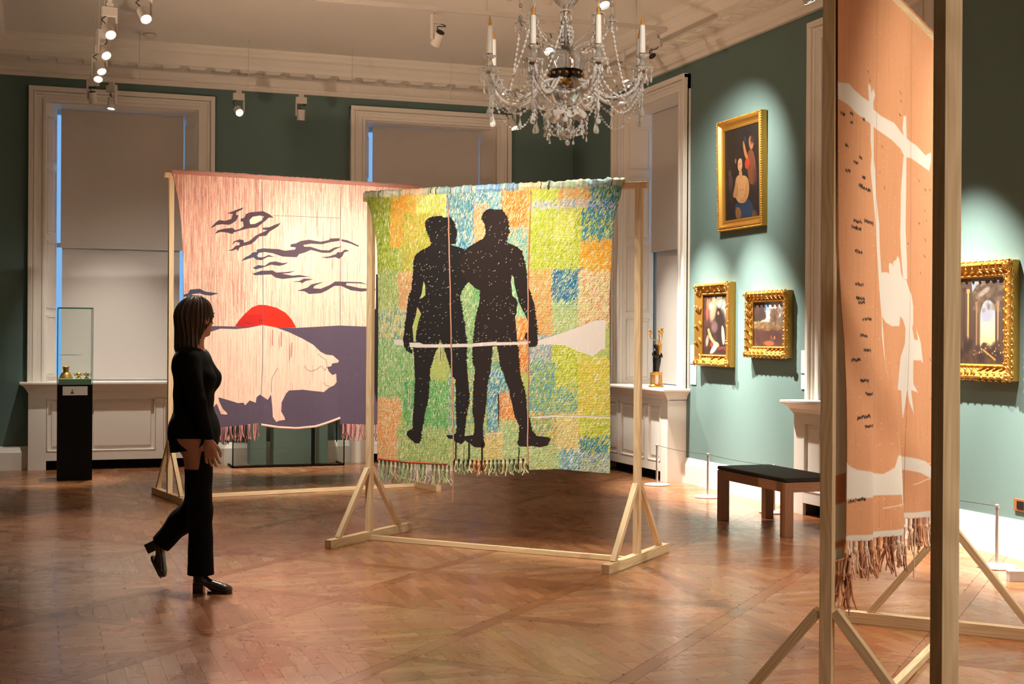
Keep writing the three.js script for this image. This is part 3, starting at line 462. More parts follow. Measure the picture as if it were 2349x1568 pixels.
for (const [x, z, tx, tz, cd] of [[3.9, -9.25, 4.4, -6.6, 110], [2.0, -9.25, 2.6, -7.2, 110], [4.2, -1.2, 3.9, -3.6, 90], [5.215, -5.0, 4.4, -6.2, 100], [3.1, -1.2, 3.0, -1.6, 110]]) over([x, z], [tx, 0, tz], cd * K * 0.27, 0.75, 1);  // wide beams added as fill, to raise light bounced off the floor

// fill lamps added out of view: tall uplighters that brighten ceiling and walls
function uplighter(label, x, z, to, cd, ang) {
  const t = thing('floor_uplighter', label, 'fill lamp', [x, 0, z]);
  part('base', lathe([[0, 0], [0.16, 0], [0.165, 0.008], [0.15, 0.022], [0.02, 0.03], [0, 0.03]], 36), M.black, t);
  part('pole', cyl(0.014, 0.014, 1.72, 16, 0.02), M.black, t);
  part('shade', lathe([[0.02, 1.72], [0.08, 1.75], [0.16, 1.82], [0.185, 1.88], [0.18, 1.88], [0.15, 1.825], [0.07, 1.77], [0, 1.76]], 36), M.lampWhite, t);
  part('lamp_disc', lathe([[0.0, 1.80], [0.11, 1.80], [0.11, 1.806], [0, 1.806]], 32), M.lens, t);
  const l = new THREE.SpotLight(new THREE.Color(1, 0.70, 0.48), cd, 0, ang, 1, 2);
  l.name = 'fill_beam'; l.position.set(0, 1.9, 0); l.castShadow = true; l.shadow.radius = 5; l.target.position.set(to[0] - x, to[1], to[2] - z); t.add(l, l.target);
}
uplighter('added fill uplighter out of view by the left wall, brightening the far ceiling', -0.56, -9.6, [3.2, 4.75, -13.4], 35 * K, 0.62);
uplighter('added fill uplighter out of view by the left wall, brightening the ceiling toward the side wall', -0.56, -6.4, [4.3, 4.75, -11.4], 40 * K, 0.52);
uplighter('added fill uplighter out of view behind the camera, brightening the near stands and ceiling', 5.4, 2.6, [3.6, 4.9, -3], 45 * K, 0.95);
// ---------------------------------------------------------------- timber stands (local: x along the stand, z towards its front, post feet at x = 0 and x = len)
function stand(label, origin, along, len, top, cloth = true) {
  const th = Math.atan2(-along[1], along[0]);
  const t = thing('tapestry_stand', label, 'stand', [origin[0], 0, origin[1]], th);
  const s = 0.045, bh = 0.062, joint = 0.525;
  for (const x of [0, len]) {
    part('post', bar([x, bh, 0], [x, top - 0.024, 0], s, s), M.pine, t);
    part('foot_beam', bar([x, bh / 2, -0.53], [x, bh / 2, 0.53], 0.055, bh), M.pine, t);
    for (const d of [-1, 1]) part('brace', bar([x, bh - 0.004, d * 0.405], [x, joint, d * 0.028], s * 0.84, s * 0.78, 0.002), M.pine, t);
  }
  part('top_bar', bar([-0.06, top - 0.023, -0.002], [len + 0.06, top - 0.023, -0.002], s, s + 0.002), M.pine, t);
  part('floor_rail', bar([0.0275, 0.018, 0.01], [len - 0.0275, 0.018, 0.01], 0.034, 0.034), M.pine, t);
  return t;
}
const ST = {
  A: { o: [1.18, -12.893], a: [0.985, -0.172], len: 2.48, top: 2.985 },
  B: { o: [2.354, -9.946], a: [0.687, 0.727], len: 2.132, top: 2.545 },
  C: { o: [2.70, -4.29], a: [0.732, -0.682], len: 2.39, top: 2.95 },
  D: { o: [1.92, -2.572], a: [0.995, 0.03], len: 2.3, top: 2.95 },
};
stand('pale timber stand with triangular feet holding the pink tapestry', ST.A.o, ST.A.a, ST.A.len, ST.A.top);
stand('pale timber stand with triangular feet holding the multicoloured tapestry of two men', ST.B.o, ST.B.a, ST.B.len, ST.B.top);
stand('pale timber stand with triangular feet holding the brown tapestry', ST.C.o, ST.C.a, ST.C.len, ST.C.top);
stand('thick nearby timber stand post in front of the far end of the brown tapestry', ST.D.o, ST.D.a, ST.D.len, ST.D.top);

// ---------------------------------------------------------------- tapestries
const curve = (l) => (x) => {              // piecewise linear through [x0, y0, x1, y1 ...], x ascending
  if (x <= l[0]) return l[1];
  for (let i = 2; i < l.length; i += 2) if (x <= l[i]) return lerp(l[i - 1], l[i + 1], (x - l[i - 2]) / (l[i] - l[i - 2]));
  return l[l.length - 1];
};
const edgeOf = (l) => { const p = []; for (let i = 0; i < l.length; i += 2) p.push([l[i + 1] / 100, l[i] / 100]); p.sort((a, b) => a[0] - b[0]); return curve(p.flat()); };   // height -> s
const hemOf = (l) => { const p = []; for (let i = 0; i < l.length; i += 2) p.push([l[i] / 100, l[i + 1] / 100]); return curve(p.flat()); };                                   // s -> height
// one woven panel between two edge curves: front, back and sides; uv over the whole tapestry
function panelGeo(Lf, Rf, top, hem, off, rect, nu, nv, thick = 0.009) {
  const pos = [], uv = [], idx = [], id = (f, i, j) => f * (nu + 1) * (nv + 1) + j * (nu + 1) + i;
  for (let f = 0; f < 2; f++) for (let j = 0; j <= nv; j++) for (let i = 0; i <= nu; i++) {
    const u = i / nu, v = j / nv; let h = lerp(top, 0.6, v), s = lerp(Lf(h), Rf(h), u); h = lerp(top, hem(s), v); s = lerp(Lf(h), Rf(h), u);
    const o = off(s, h, u, v), e = i === 0 || i === nu || j === nv ? 0.45 : 1;
    pos.push(s, h, o + (f ? -thick : 0) * e); uv.push((s - rect[0]) / (rect[1] - rect[0]), (h - rect[2]) / (rect[3] - rect[2]));
  }
  for (let j = 0; j < nv; j++) for (let i = 0; i < nu; i++) {
    const a = id(0, i, j), b = id(0, i + 1, j), c = id(0, i + 1, j + 1), d = id(0, i, j + 1); idx.push(a, d, b, b, d, c);
    const A = id(1, i, j), B = id(1, i + 1, j), C2 = id(1, i + 1, j + 1), D = id(1, i, j + 1); idx.push(A, B, D, B, C2, D);
  }
  for (let j = 0; j < nv; j++) for (const [i, fl] of [[0, 0], [nu, 1]]) { const a = id(0, i, j), b = id(0, i, j + 1), c = id(1, i, j + 1), d = id(1, i, j); fl ? idx.push(a, b, d, b, c, d) : idx.push(a, d, b, b, d, c); }
  for (let i = 0; i < nu; i++) { const a = id(0, i, nv), b = id(0, i + 1, nv), c = id(1, i + 1, nv), d = id(1, i, nv); idx.push(a, d, b, b, d, c); const a2 = id(0, i, 0), b2 = id(0, i + 1, 0), c2 = id(1, i + 1, 0), d2 = id(1, i, 0); idx.push(a2, b2, d2, b2, c2, d2); }
  const g = new THREE.BufferGeometry(); g.setAttribute('position', new THREE.Float32BufferAttribute(pos, 3)); g.setAttribute('uv', new THREE.Float32BufferAttribute(uv, 2)); g.setIndex(idx); g.computeVertexNormals();
  return g;
}
function strand(p, len, r, sway = 0.012, seg = 5) {               // a loose hanging yarn
  const pts = [], a = rr(-1, 1) * sway, b = rr(-1, 1) * sway; for (let i = 0; i <= seg; i++) { const f = i / seg; pts.push(V3(p[0] + a * f * f + Math.sin(f * 5 + a * 99) * sway * 0.18, p[1] - len * f, p[2] + b * f + Math.cos(f * 4) * sway * 0.15)); }
  return new THREE.TubeGeometry(new THREE.CatmullRomCurve3(pts), seg + 2, r, 5);
}
function tassel(p, len, r, n) {                                    // knotted tuft: a knot and n strands below it
  const g = [plain(new THREE.SphereGeometry(r * 2.1, 8, 6).scale(1, 1.3, 0.9).translate(p[0], p[1] - len * 0.3, p[2]))];
  g.push(plain(tube([p, [p[0] + rr(-.3, .3) * r, p[1] - len * 0.3, p[2]]], r * 1.5, 3, 6)));
  for (let i = 0; i < n; i++) g.push(plain(strand([p[0] + rr(-1, 1) * r * 1.3, p[1] - len * 0.33, p[2] + rr(-1, 1) * r], len * rr(0.5, 0.75), r * rr(0.5, 0.75), 0.03)));
  return g;
}
function roll(x0, x1, y, z, r, amp) {                              // the frayed roll of cloth over the top bar
  const g = new THREE.CylinderGeometry(r, r, x1 - x0, 14, Math.ceil((x1 - x0) / 0.02)).rotateZ(Math.PI / 2).translate((x0 + x1) / 2, y, z), p = g.attributes.position;
  for (let i = 0; i < p.count; i++) { const x = p.getX(i), k = 1 + amp * (noise.noise(x * 40, p.getY(i) * 60, p.getZ(i) * 60) + 0.6 * noise.noise(x * 110, p.getY(i) * 150, 3)); p.setY(i, y + (p.getY(i) - y) * k); p.setZ(i, z + (p.getZ(i) - z) * k); }
  const uv = g.attributes.uv; for (let i = 0; i < p.count; i++) uv.setXY(i, p.getX(i), 0.5);
  g.computeVertexNormals(); return g;
}
const poly = (c, l, X, Y) => { c.beginPath(); for (let i = 0; i < l.length; i += 2) c[i ? 'lineTo' : 'moveTo'](X(l[i]), Y(l[i + 1])); c.closePath(); };
const css = (r, g, b, a = 1) => `rgba(${r | 0},${g | 0},${b | 0},${a})`;
const vary = ([r, g, b], k) => { const d = rr(-k, k); return css(clamp(r + d + rr(-k, k) * 0.4, 0, 255), clamp(g + d + rr(-k, k) * 0.4, 0, 255), clamp(b + d + rr(-k, k) * 0.4, 0, 255)); };

// --- multicoloured tapestry of two men
{
  const { o, a, len, top } = ST.B, R = [-0.10, 2.10, 0.40, 2.60], TW = 1408, TH = 1408, S = TW / (R[1] - R[0]);
  const X = (cm) => (cm / 100 - R[0]) * S, Y = (cm) => TH - (cm / 100 - R[2]) * S;
  const PAL = {
    grass: [[150, 172, 50], [178, 186, 66], [112, 150, 62], [196, 200, 96]], amber: [[246, 166, 48], [226, 178, 70], [250, 150, 60], [206, 186, 84]], lemon: [[222, 220, 104], [236, 232, 150], [200, 204, 70]], grassgold: [[176, 180, 64], [206, 186, 84], [150, 168, 66], [230, 170, 80]],
    moss: [[160, 186, 110], [200, 206, 140], [130, 166, 90], [190, 190, 130]], rust: [[226, 152, 104], [200, 176, 120], [236, 180, 140]], sandblue: [[204, 200, 140], [190, 190, 120], [84, 146, 160], [222, 214, 170]], leaf: [[132, 186, 112], [170, 200, 140], [200, 206, 160], [110, 170, 100]],
    fern: [[96, 172, 98], [130, 190, 116], [76, 152, 90], [160, 196, 130]], apricot: [[236, 166, 112], [246, 200, 160], [220, 180, 120], [240, 150, 90]], azure: [[84, 152, 184], [150, 200, 200], [226, 222, 190], [60, 130, 170]], sky: [[112, 170, 196], [186, 214, 214], [70, 140, 176], [224, 224, 200]],
    orange: [[246, 132, 58], [250, 166, 90], [238, 110, 50], [244, 196, 140]], mint: [[150, 204, 180], [200, 222, 190], [90, 160, 180], [236, 190, 140]], seafoam: [[124, 196, 150], [170, 214, 170], [206, 216, 170]], tealgold: [[90, 160, 170], [206, 200, 90], [140, 180, 140], [230, 200, 110]],
    pistachio: [[176, 200, 136], [206, 216, 160], [196, 200, 130], [150, 186, 130]], straw: [[226, 206, 136], [240, 216, 150], [200, 190, 120], [236, 180, 110]], lime: [[188, 198, 52], [214, 214, 92], [162, 180, 52], [226, 222, 130]], peachmix: [[240, 170, 106], [206, 196, 120], [244, 140, 80], [196, 186, 160]],
    bluegold: [[44, 120, 164], [226, 204, 70], [90, 160, 170], [200, 206, 120], [50, 130, 150]], lilac: [[196, 190, 204], [226, 220, 216], [130, 160, 186], [214, 206, 170]], azureblue: [[62, 122, 178], [130, 160, 200], [190, 190, 214]], tangerine: [[252, 166, 36], [250, 190, 70], [246, 150, 60]],
    peach: [[244, 166, 100], [248, 190, 130], [226, 186, 120], [240, 150, 86]], deepblue: [[46, 116, 162], [90, 150, 170], [216, 216, 180], [56, 110, 150]], blush: [[234, 212, 160], [240, 196, 160], [220, 214, 140], [222, 130, 110]], confetti: [[160, 190, 184], [220, 190, 180], [96, 160, 170], [180, 150, 180]],
    bluegreen: [[96, 160, 150], [190, 196, 90], [120, 150, 170], [160, 186, 120]], gold: [[222, 206, 66], [232, 214, 110], [230, 180, 80], [190, 196, 80]], confettiorange: [[176, 190, 110], [240, 150, 90], [96, 160, 160], [220, 206, 120]], sage: [[180, 192, 164], [150, 170, 180], [206, 206, 180], [90, 130, 170]],
  };
  const bumpC = document.createElement('canvas'); bumpC.width = bumpC.height = TW; const bc = bumpC.getContext('2d'); bc.fillStyle = '#606060'; bc.fillRect(0, 0, TW, TH);
  const tex = canvas(TW, TH, (c) => {
    c.fillStyle = css(176, 186, 100); c.fillRect(0, 0, TW, TH);
    const dash = (x, y, col, L, w, ang) => { for (const [k, st] of [[c, col], [bc, null]]) { k.strokeStyle = st ?? css(150 + rnd() * 105, 0, 0).replace(/,0,0/, ',128,128'); k.lineWidth = w; k.beginPath(); k.moveTo(x, y); k.lineTo(x + Math.cos(ang) * L, y - Math.sin(ang) * L); k.stroke(); } };
    c.lineCap = bc.lineCap = 'round';
    const fill = (x0, y0, x1, y1, pal, tilt, n) => { for (let i = 0; i < n; i++) dash(lerp(x0, x1, rnd()), lerp(y0, y1, rnd()), vary(pick(pal), 16), rr(6, 17), rr(2.2, 4.6), tilt + rr(-0.16, 0.16)); };
    fill(0, 0, TW, TH, PAL.pistachio, 1.3, 9000);
    for (const [k, x0, y0, x1, y1] of PATCH_B) {
      const ax = X(Math.min(x0, x1)), bx2 = X(Math.max(x0, x1)), ay = Y(Math.max(y0, y1)), by = Y(Math.min(y0, y1));
      c.globalAlpha = 0.45; c.fillStyle = css(...PAL[k][0]); c.fillRect(ax, ay, bx2 - ax, by - ay); c.globalAlpha = 1;
      fill(ax - 8, ay - 10, bx2 + 8, by + 16, [...PAL[k], ...PAL[k], PAL[k][0], [226, 222, 186]], x0 > 120 ? 1.05 : x0 > 70 ? 1.15 : 1.45, (bx2 - ax) * (by - ay) / 24);
    }
    // horizontal picks of the weave
    for (let y = 0; y < TH; y += 7) { c.strokeStyle = css(60, 55, 30, 0.16); c.lineWidth = 1.5; c.beginPath(); c.moveTo(0, y); c.lineTo(TW, y); c.stroke(); bc.strokeStyle = 'rgba(40,40,40,0.5)'; bc.lineWidth = 2; bc.beginPath(); bc.moveTo(0, y); bc.lineTo(TW, y); bc.stroke(); }
    // pale fabric of the tail and the pole
    const pale = (l) => { poly(c, l, X, Y); c.fillStyle = css(214, 202, 192); c.fill(); c.save(); c.clip(); for (let i = 0; i < 700; i++) { const x = rnd() * TW; c.strokeStyle = vary([222, 210, 200], 22); c.lineWidth = 1.6; c.beginPath(); const y = rnd() * TH; c.moveTo(x, y); c.lineTo(x, y + 60); c.stroke(); } c.restore(); poly(bc, l, X, Y); bc.fillStyle = '#707070'; bc.fill(); };
    pale(ART_B.tail); pale(ART_B.white_line); pale(ART_B.pole_end);
    const man = (l, col) => {
      poly(c, l, X, Y); c.fillStyle = css(...col); c.fill(); c.lineWidth = 3; c.strokeStyle = css(...col); c.setLineDash([4, 2]); c.stroke(); c.setLineDash([]);
      for (let i = 0; i < l.length; i += 2) { const j = (i + 2) % l.length, L = Math.hypot(X(l[j]) - X(l[i]), Y(l[j + 1]) - Y(l[i + 1])); for (let d = 0; d < L; d += 5) { const x = lerp(X(l[i]), X(l[j]), d / L), y = lerp(Y(l[i + 1]), Y(l[j + 1]), d / L); c.fillStyle = css(...col); c.fillRect(x - rr(1, 7), y - 3, rr(4, 10), 5); } }
      poly(bc, l, X, Y); bc.fillStyle = '#505050'; bc.fill();
      c.save(); poly(c, l, X, Y); c.clip();
      for (let y = 0; y < TH; y += 5) { c.strokeStyle = css(col[0] + 14, col[1] + 10, col[2] + 8, 0.5); c.lineWidth = 1.6; c.beginPath(); c.moveTo(0, y); c.lineTo(TW, y); c.stroke(); }
      for (let i = 0; i < 4200; i++) { const y = rnd() * TH, x = rnd() * TW, f = y < TH * 0.55 ? 1 : 0.3; if (rnd() > f * (0.35 + 0.65 * Math.abs(noise.noise(x * 0.012, y * 0.012, 3)) * 2)) continue; c.strokeStyle = vary([206, 196, 170], 40); c.lineWidth = rr(1.4, 2.6); c.beginPath(); c.moveTo(x, y); c.lineTo(x + rr(1, 6), y - rr(1, 5)); c.stroke(); }
      c.restore();
    };
    // the men in black; the gaps between arm and body show the ground again
    const keep = c.getImageData(0, 0, TW, TH);
    man(ART_B.left_man, [22, 17, 17]); man(ART_B.right_man, [34, 21, 18]);
    const ground = document.createElement('canvas'); ground.width = TW; ground.height = TH; ground.getContext('2d').putImageData(keep, 0, 0);
    for (const g of [ART_B.gap_upper, ART_B.gap_lower, ART_B.gap_right]) { c.save(); poly(c, g, X, Y); c.clip(); c.drawImage(ground, 0, 0); c.restore(); }
    pale(ART_B.pole);
  });
  const bump = new THREE.CanvasTexture(bumpC);
  const mat = std({ map: tex, bumpMap: bump, bumpScale: 0.006, roughness: 0.95 });
  const yarn = (r, g, b) => std({ color: new THREE.Color(css(r, g, b)), roughness: 0.95 });
  const t = thing('tapestry', 'multicoloured patchwork tapestry with two black silhouettes of men seen from behind', 'tapestry', [o[0], 0, o[1]], Math.atan2(-a[1], a[0]));
  const off = (s, h, u, v) => 0.036 + 0.012 * Math.sin(s * 5.2 + 0.6) * v + 0.010 * Math.sin(s * 11 + h * 1.5) * v + 0.012 * Math.sin(h * 3.1 + s) * v * (1 - v);
  const LE = edgeOf(ART_B.left_edge), SL = edgeOf(ART_B.seam_left), SR = edgeOf(ART_B.seam_right), RE = edgeOf(ART_B.right_edge);
  const h1 = hemOf(ART_B.bottom_left), h2 = hemOf(ART_B.bottom_mid), h3 = hemOf(ART_B.bottom_right);
  const rel = (f) => f;
  part('woven_panel', panelGeo(LE, (h) => SL(h) - 0.004, top - 0.012, h1, off, R, 20, 60), mat, t);
  part('woven_panel', panelGeo((h) => SL(h) + 0.004, (h) => SR(h) - 0.004, top - 0.012, h2, off, R, 20, 60), mat, t);
  part('woven_panel', panelGeo((h) => SR(h) + 0.004, RE, top - 0.012, h3, off, R, 20, 60), mat, t);
  const seamMat = yarn(206, 150, 120);
  for (const S2 of [SL, SR]) part('seam', tube(Array.from({ length: 24 }, (_, i) => { const h = lerp(top - 0.05, 0.62, i / 23); return V3(S2(h) + rr(-.002, .002), h, off(S2(h), h, 0, i / 23) + 0.001); }), 0.0055, 70, 5), seamMat, t);
  part('seam', tube(Array.from({ length: 10 }, (_, i) => { const s = lerp(LE(0.62) + 0.01, SL(0.62) - 0.05, i / 9); return V3(s, h1(s) + 0.012, off(s, 0.6, 0, 1) + 0.006); }), 0.0045, 30, 5), yarn(206, 70, 60), t);
  const rollTex = canvas(1024, 32, (c) => { for (let i = 0; i < 1600; i++) { c.fillStyle = vary(pick(i / 1600 < 0 ? [] : [[196, 204, 170], [170, 186, 150], [214, 214, 190], [180, 180, 170]]), 20); c.fillRect(rnd() * 1024, rnd() * 32, rr(2, 9), rr(4, 14)); } for (const [x0, x1, col] of [[0.30, 0.42, [150, 190, 196]], [0.42, 0.62, [120, 160, 190]], [0.62, 0.70, [224, 190, 150]], [0.88, 0.97, [150, 176, 180]], [0.14, 0.24, [222, 186, 140]]]) for (let i = 0; i < 160; i++) { c.fillStyle = vary(col, 24); c.fillRect(lerp(x0, x1, rnd()) * 1024, rnd() * 32, rr(2, 8), rr(4, 14)); } });
  part('rolled_edge', roll(-0.045, 2.03, top - 0.002, 0.008, 0.034, 0.35), std({ map: rep(rollTex, 0.5, 1), roughness: 1 }), t);
  const tones = [yarn(196, 200, 160), yarn(170, 186, 140), yarn(206, 196, 176), yarn(186, 176, 170), yarn(150, 170, 130), yarn(212, 206, 150), yarn(222, 166, 110)];
  for (let i = 0; i < 19; i++) { const s = lerp(LE(0.6) + 0.015, SL(0.62) - 0.02, i / 18); part('tassel', tassel([s, h1(s) + 0.005, off(s, 0.6, 0, 1) - 0.003], rr(0.12, 0.15), 0.0055, 5), tones[Math.floor(rnd() * 5)], t); }
  for (let i = 0; i < 17; i++) { const s = lerp(SL(0.62) + 0.02, SR(0.62) - 0.02, i / 16); part('tassel', tassel([s, h2(s) + 0.005, off(s, 0.6, 0, 1) - 0.003], rr(0.095, 0.115), 0.0062, 4), i > 3 && i < 7 ? tones[6] : tones[[0, 1, 4, 5][i % 4]], t); }
  // loose threads
  const dark = yarn(24, 18, 18), lightY = yarn(220, 206, 190);
  const th = (x, y, n, r, m) => { const p = onB(x, y); part('loose_thread', strand([p[0], p[1], off(p[0], p[1], 0, 0.8) + 0.008], n, r, 0.008, 8), m, t); };
  const onB = (sc, hc) => [sc / 100, hc / 100];
  th(75.2, 77, 0.14, 0.004, dark); th(85.5, 75, 0.16, 0.005, dark); th(96, 76, 0.20, 0.005, dark); th(110, 111, 0.24, 0.003, dark); th(126.8, 74, 0.08, 0.003, dark);
  th(36, 112, 0.15, 0.0026, lightY); th(38, 112, 0.10, 0.0026, lightY); th(39.6, 98, 0.11, 0.003, lightY); th(72.6, 97, 0.14, 0.003, lightY); th(62, 143, 0.09, 0.0026, lightY); th(64, 143, 0.10, 0.0026, lightY); th(118.8, 114, 0.10, 0.0024, lightY); th(81, 74, 0.12, 0.003, lightY); th(73, 62, 0.30, 0.0026, yarn(206, 150, 120));
}

// --- pink tapestry with the pig
{
  const { o, a, len, top } = ST.A, R = [-0.05, 2.60, 0.45, 3.10], TW = 1280, TH = 1280, S = TW / (R[1] - R[0]);
  const X = (cm) => (cm / 100 - R[0]) * S, Y = (cm) => TH - (cm / 100 - R[2]) * S;
  const tex = canvas(TW, TH, (c) => {
    c.fillStyle = css(236, 190, 168); c.fillRect(0, 0, TW, TH);
    const streaks = (n, x0, x1, y0, y1, cols, al) => { for (let i = 0; i < n; i++) { const x = lerp(x0, x1, rnd()), y = lerp(y0, y1, rnd()); const [r, g, b] = pick(cols); c.strokeStyle = css(r, g, b, rr(al * 0.3, al)); c.lineWidth = rr(0.7, 1.9); c.beginPath(); c.moveTo(x, y); c.lineTo(x + rr(-.6, .6), y + rr(20, 150)); c.stroke(); } };
    const warm = [[150, 84, 74], [176, 100, 86], [206, 120, 100], [120, 74, 66], [196, 130, 110]];
    streaks(3000, 0, TW, -60, TH, warm, 0.62);
    streaks(1100, 0, TW * 0.33, -60, TH * 0.5, warm, 0.7); streaks(900, TW * 0.1, TW * 0.42, -60, TH, warm, 0.65);
    streaks(1100, 0, TW, -80, TH * 0.13, [[112, 64, 66], [130, 74, 70], [96, 60, 66]], 0.5);
    streaks(1000, TW * 0.33, TW * 0.97, TH * 0.2, TH * 0.8, [[246, 202, 178], [240, 196, 170], [250, 210, 188]], 0.6);
    streaks(260, TW * 0.33, TW * 0.97, 0, TH, [[200, 90, 80], [190, 110, 90], [214, 120, 100]], 0.6);
    const plum = (l, k = 0) => { poly(c, l, X, Y); c.fillStyle = k ? css(60, 66, 84) : css(78, 62, 72); c.fill(); };
    ART_A.clouds.forEach((l, i) => { plum(l, i > 9); c.save(); poly(c, l, X, Y); c.clip(); c.fillStyle = css(54, 62, 82, 0.75); if (i >= 3 && i < 9) c.fillRect(0, 0, X(86.5), TH); else c.fillStyle = css(62, 44, 44, 0.35), c.fillRect(0, 0, TW, Y(225)); c.restore(); });
    poly(c, ART_A.cloud_hole, X, Y); c.fillStyle = css(240, 196, 172); c.fill();
    // ground, sun, pig
    const hz = ART_A.horizon; poly(c, [...hz, 300, 40, -20, 40], X, Y); c.fillStyle = css(82, 68, 84); c.fill();
    c.save(); c.clip();
    for (let i = 0; i < 900; i++) { const x = rnd() * TW, y = rnd() * TH; c.strokeStyle = css(70 + rnd() * 40, 58 + rnd() * 30, 72 + rnd() * 40, 0.4); c.lineWidth = 1.4; c.beginPath(); c.moveTo(x, y); c.lineTo(x, y + rr(20, 70)); c.stroke(); }
    for (let i = 0; i < 900; i++) { const x = rnd() * TW, y = rnd() * TH; if (noise.noise(x * 0.006, y * 0.006, 2) < -0.05) continue; c.strokeStyle = css(206, 170, 180, rr(0.2, 0.6)); c.lineWidth = 1.1; c.beginPath(); c.moveTo(x, y); c.lineTo(x, y + rr(3, 10)); c.stroke(); }
    c.restore();
    poly(c, ART_A.sun, X, Y); c.fillStyle = css(214, 34, 14); c.fill(); c.save(); c.clip();
    for (let i = 0; i < 520; i++) { const y = Y(lerp(137, 168, rnd() * rnd())), x = X(rr(58, 125)); c.strokeStyle = vary(pick([[220, 52, 14], [150, 22, 14], [96, 18, 14], [236, 84, 20], [190, 30, 16]]), 14); c.lineWidth = rr(1.4, 3); c.beginPath(); c.moveTo(x, y); c.lineTo(x + rr(16, 60), y + rr(-2, 2)); c.stroke(); }
    c.fillStyle = css(246, 34, 8, 0.85); c.fillRect(X(87), Y(170), X(125) - X(87), Y(155) - Y(170)); c.fillStyle = css(150, 14, 16, 0.6); c.fillRect(X(55), Y(170), X(86.6) - X(55), Y(158) - Y(170));
    c.restore();
    poly(c, ART_A.pig, X, Y); c.fillStyle = css(236, 192, 170); c.fill(); c.save(); c.clip();
    streaks(1900, 0, TW, TH * 0.35, TH, warm, 0.5); streaks(600, TW * 0.35, TW * 0.7, TH * 0.4, TH, [[250, 208, 184], [246, 200, 176]], 0.6); c.restore();
    c.lineWidth = 1.6; c.strokeStyle = css(60, 44, 48); for (const l of ART_A.lines) { c.beginPath(); for (let i = 0; i < l.length; i += 2) c[i ? 'lineTo' : 'moveTo'](X(l[i]), Y(l[i + 1])); c.stroke(); }
    poly(c, ART_A.figure, X, Y); c.fillStyle = css(20, 15, 16); c.fill();
    c.fillStyle = css(170, 16, 14); c.beginPath(); c.ellipse(X(243), Y(297), 34, 20, -0.3, 0, 7); c.fill();
    c.strokeStyle = css(70, 50, 60); c.lineWidth = 1.6; c.beginPath(); c.moveTo(X(ART_A.cord[0]), Y(ART_A.cord[1])); for (let i = 2; i < ART_A.cord.length; i += 2) c.lineTo(X(ART_A.cord[i]), Y(ART_A.cord[i + 1])); c.stroke();
    for (let i = 0; i < TW; i += 3) { c.fillStyle = css(90, 50, 40, 0.07); c.fillRect(i, 0, 1, TH); }
  });
  const mat = std({ map: tex, bumpMap: rep(weaveBump, 8, 8), bumpScale: 0.0012, roughness: 0.95 });
  const t = thing('tapestry', 'pink woven tapestry with a pig, dark clouds and a red half sun', 'tapestry', [o[0], 0, o[1]], Math.atan2(-a[1], a[0]));
  const LE = edgeOf(ART_A.left_edge), SL = edgeOf(ART_A.seam_left), SR = edgeOf(ART_A.seam_right), RE = edgeOf(ART_A.right_edge);
  const h1 = hemOf(ART_A.bottom_left), h2 = hemOf(ART_A.bottom_mid), h3 = hemOf(ART_A.bottom_right);
  const off = (s, h, u, v) => 0.034 + 0.016 * Math.sin(s * 4.1 + 0.4) * v + 0.010 * Math.sin(s * 9.4 + h) * v + 0.05 * v * v * Math.exp(-Math.pow((s - 1.45) / 0.22, 2)) * 0.8;
  const yarn = (r, g, b) => std({ color: new THREE.Color(css(r, g, b)), roughness: 0.95 });
  part('woven_panel', panelGeo(LE, (h) => SL(h) - 0.001, top - 0.01, h1, off, R, 24, 60, 0.006), mat, t);
  part('woven_panel', panelGeo((h) => SL(h) + 0.001, (h) => SR(h) - 0.001, top - 0.01, h2, off, R, 24, 60, 0.006), mat, t);
  part('woven_panel', panelGeo((h) => SR(h) + 0.001, RE, top - 0.01, h3, off, R, 24, 60, 0.006), mat, t);
  for (const S2 of [SL, SR]) part('seam', tube(Array.from({ length: 20 }, (_, i) => { const h = lerp(top - 0.03, 0.72, i / 19); return V3(S2(h), h, off(S2(h), h, 0, i / 19) + 0.0005); }), 0.0028, 60, 5), yarn(96, 74, 92), t);
  part('rolled_edge', roll(0.0, 2.49, top + 0.004, 0.004, 0.031, 0.3), yarn(176, 122, 108), t);
  const hem = part('hem', tube(Array.from({ length: 22 }, (_, i) => { const s = lerp(SL(0.7) + 0.01, SR(0.7) - 0.005, i / 21); return V3(s, h2(s), off(s, h2(s), 0, 1)); }), 0.013, 50, 6), yarn(232, 182, 164), t);
  const fr = (n, Lf, Rf, hm) => { for (let k = 0; k < 3; k++) { const g = []; for (let i = 0; i < n; i++) { const s = lerp(Lf + 0.01, Rf - 0.01, (i + rr(0, 1)) / n), hh = hm(s); for (let q = 0; q < 2; q++) g.push(plain(strand([s, hh + 0.004, off(s, hh, 0, 1) - 0.003], rr(0.09, 0.17), rr(0.0035, 0.006), 0.02))); } const m = part('fringe', g, yarn(...[[214, 150, 140], [170, 110, 106], [130, 84, 86]][k]), t); m.userData.kind = 'stuff'; } };
  fr(20, LE(0.7), SL(0.7), h1); fr(20, SR(0.7), RE(0.7), h3);
  for (const [s, h, L] of [[0.955, 1.56, 0.15], [1.04, 1.54, 0.14], [1.145, 1.44, 0.14]]) part('loose_thread', strand([s, h, 0.06], L, 0.0034, 0.006), yarn(206, 62, 36), t);
}

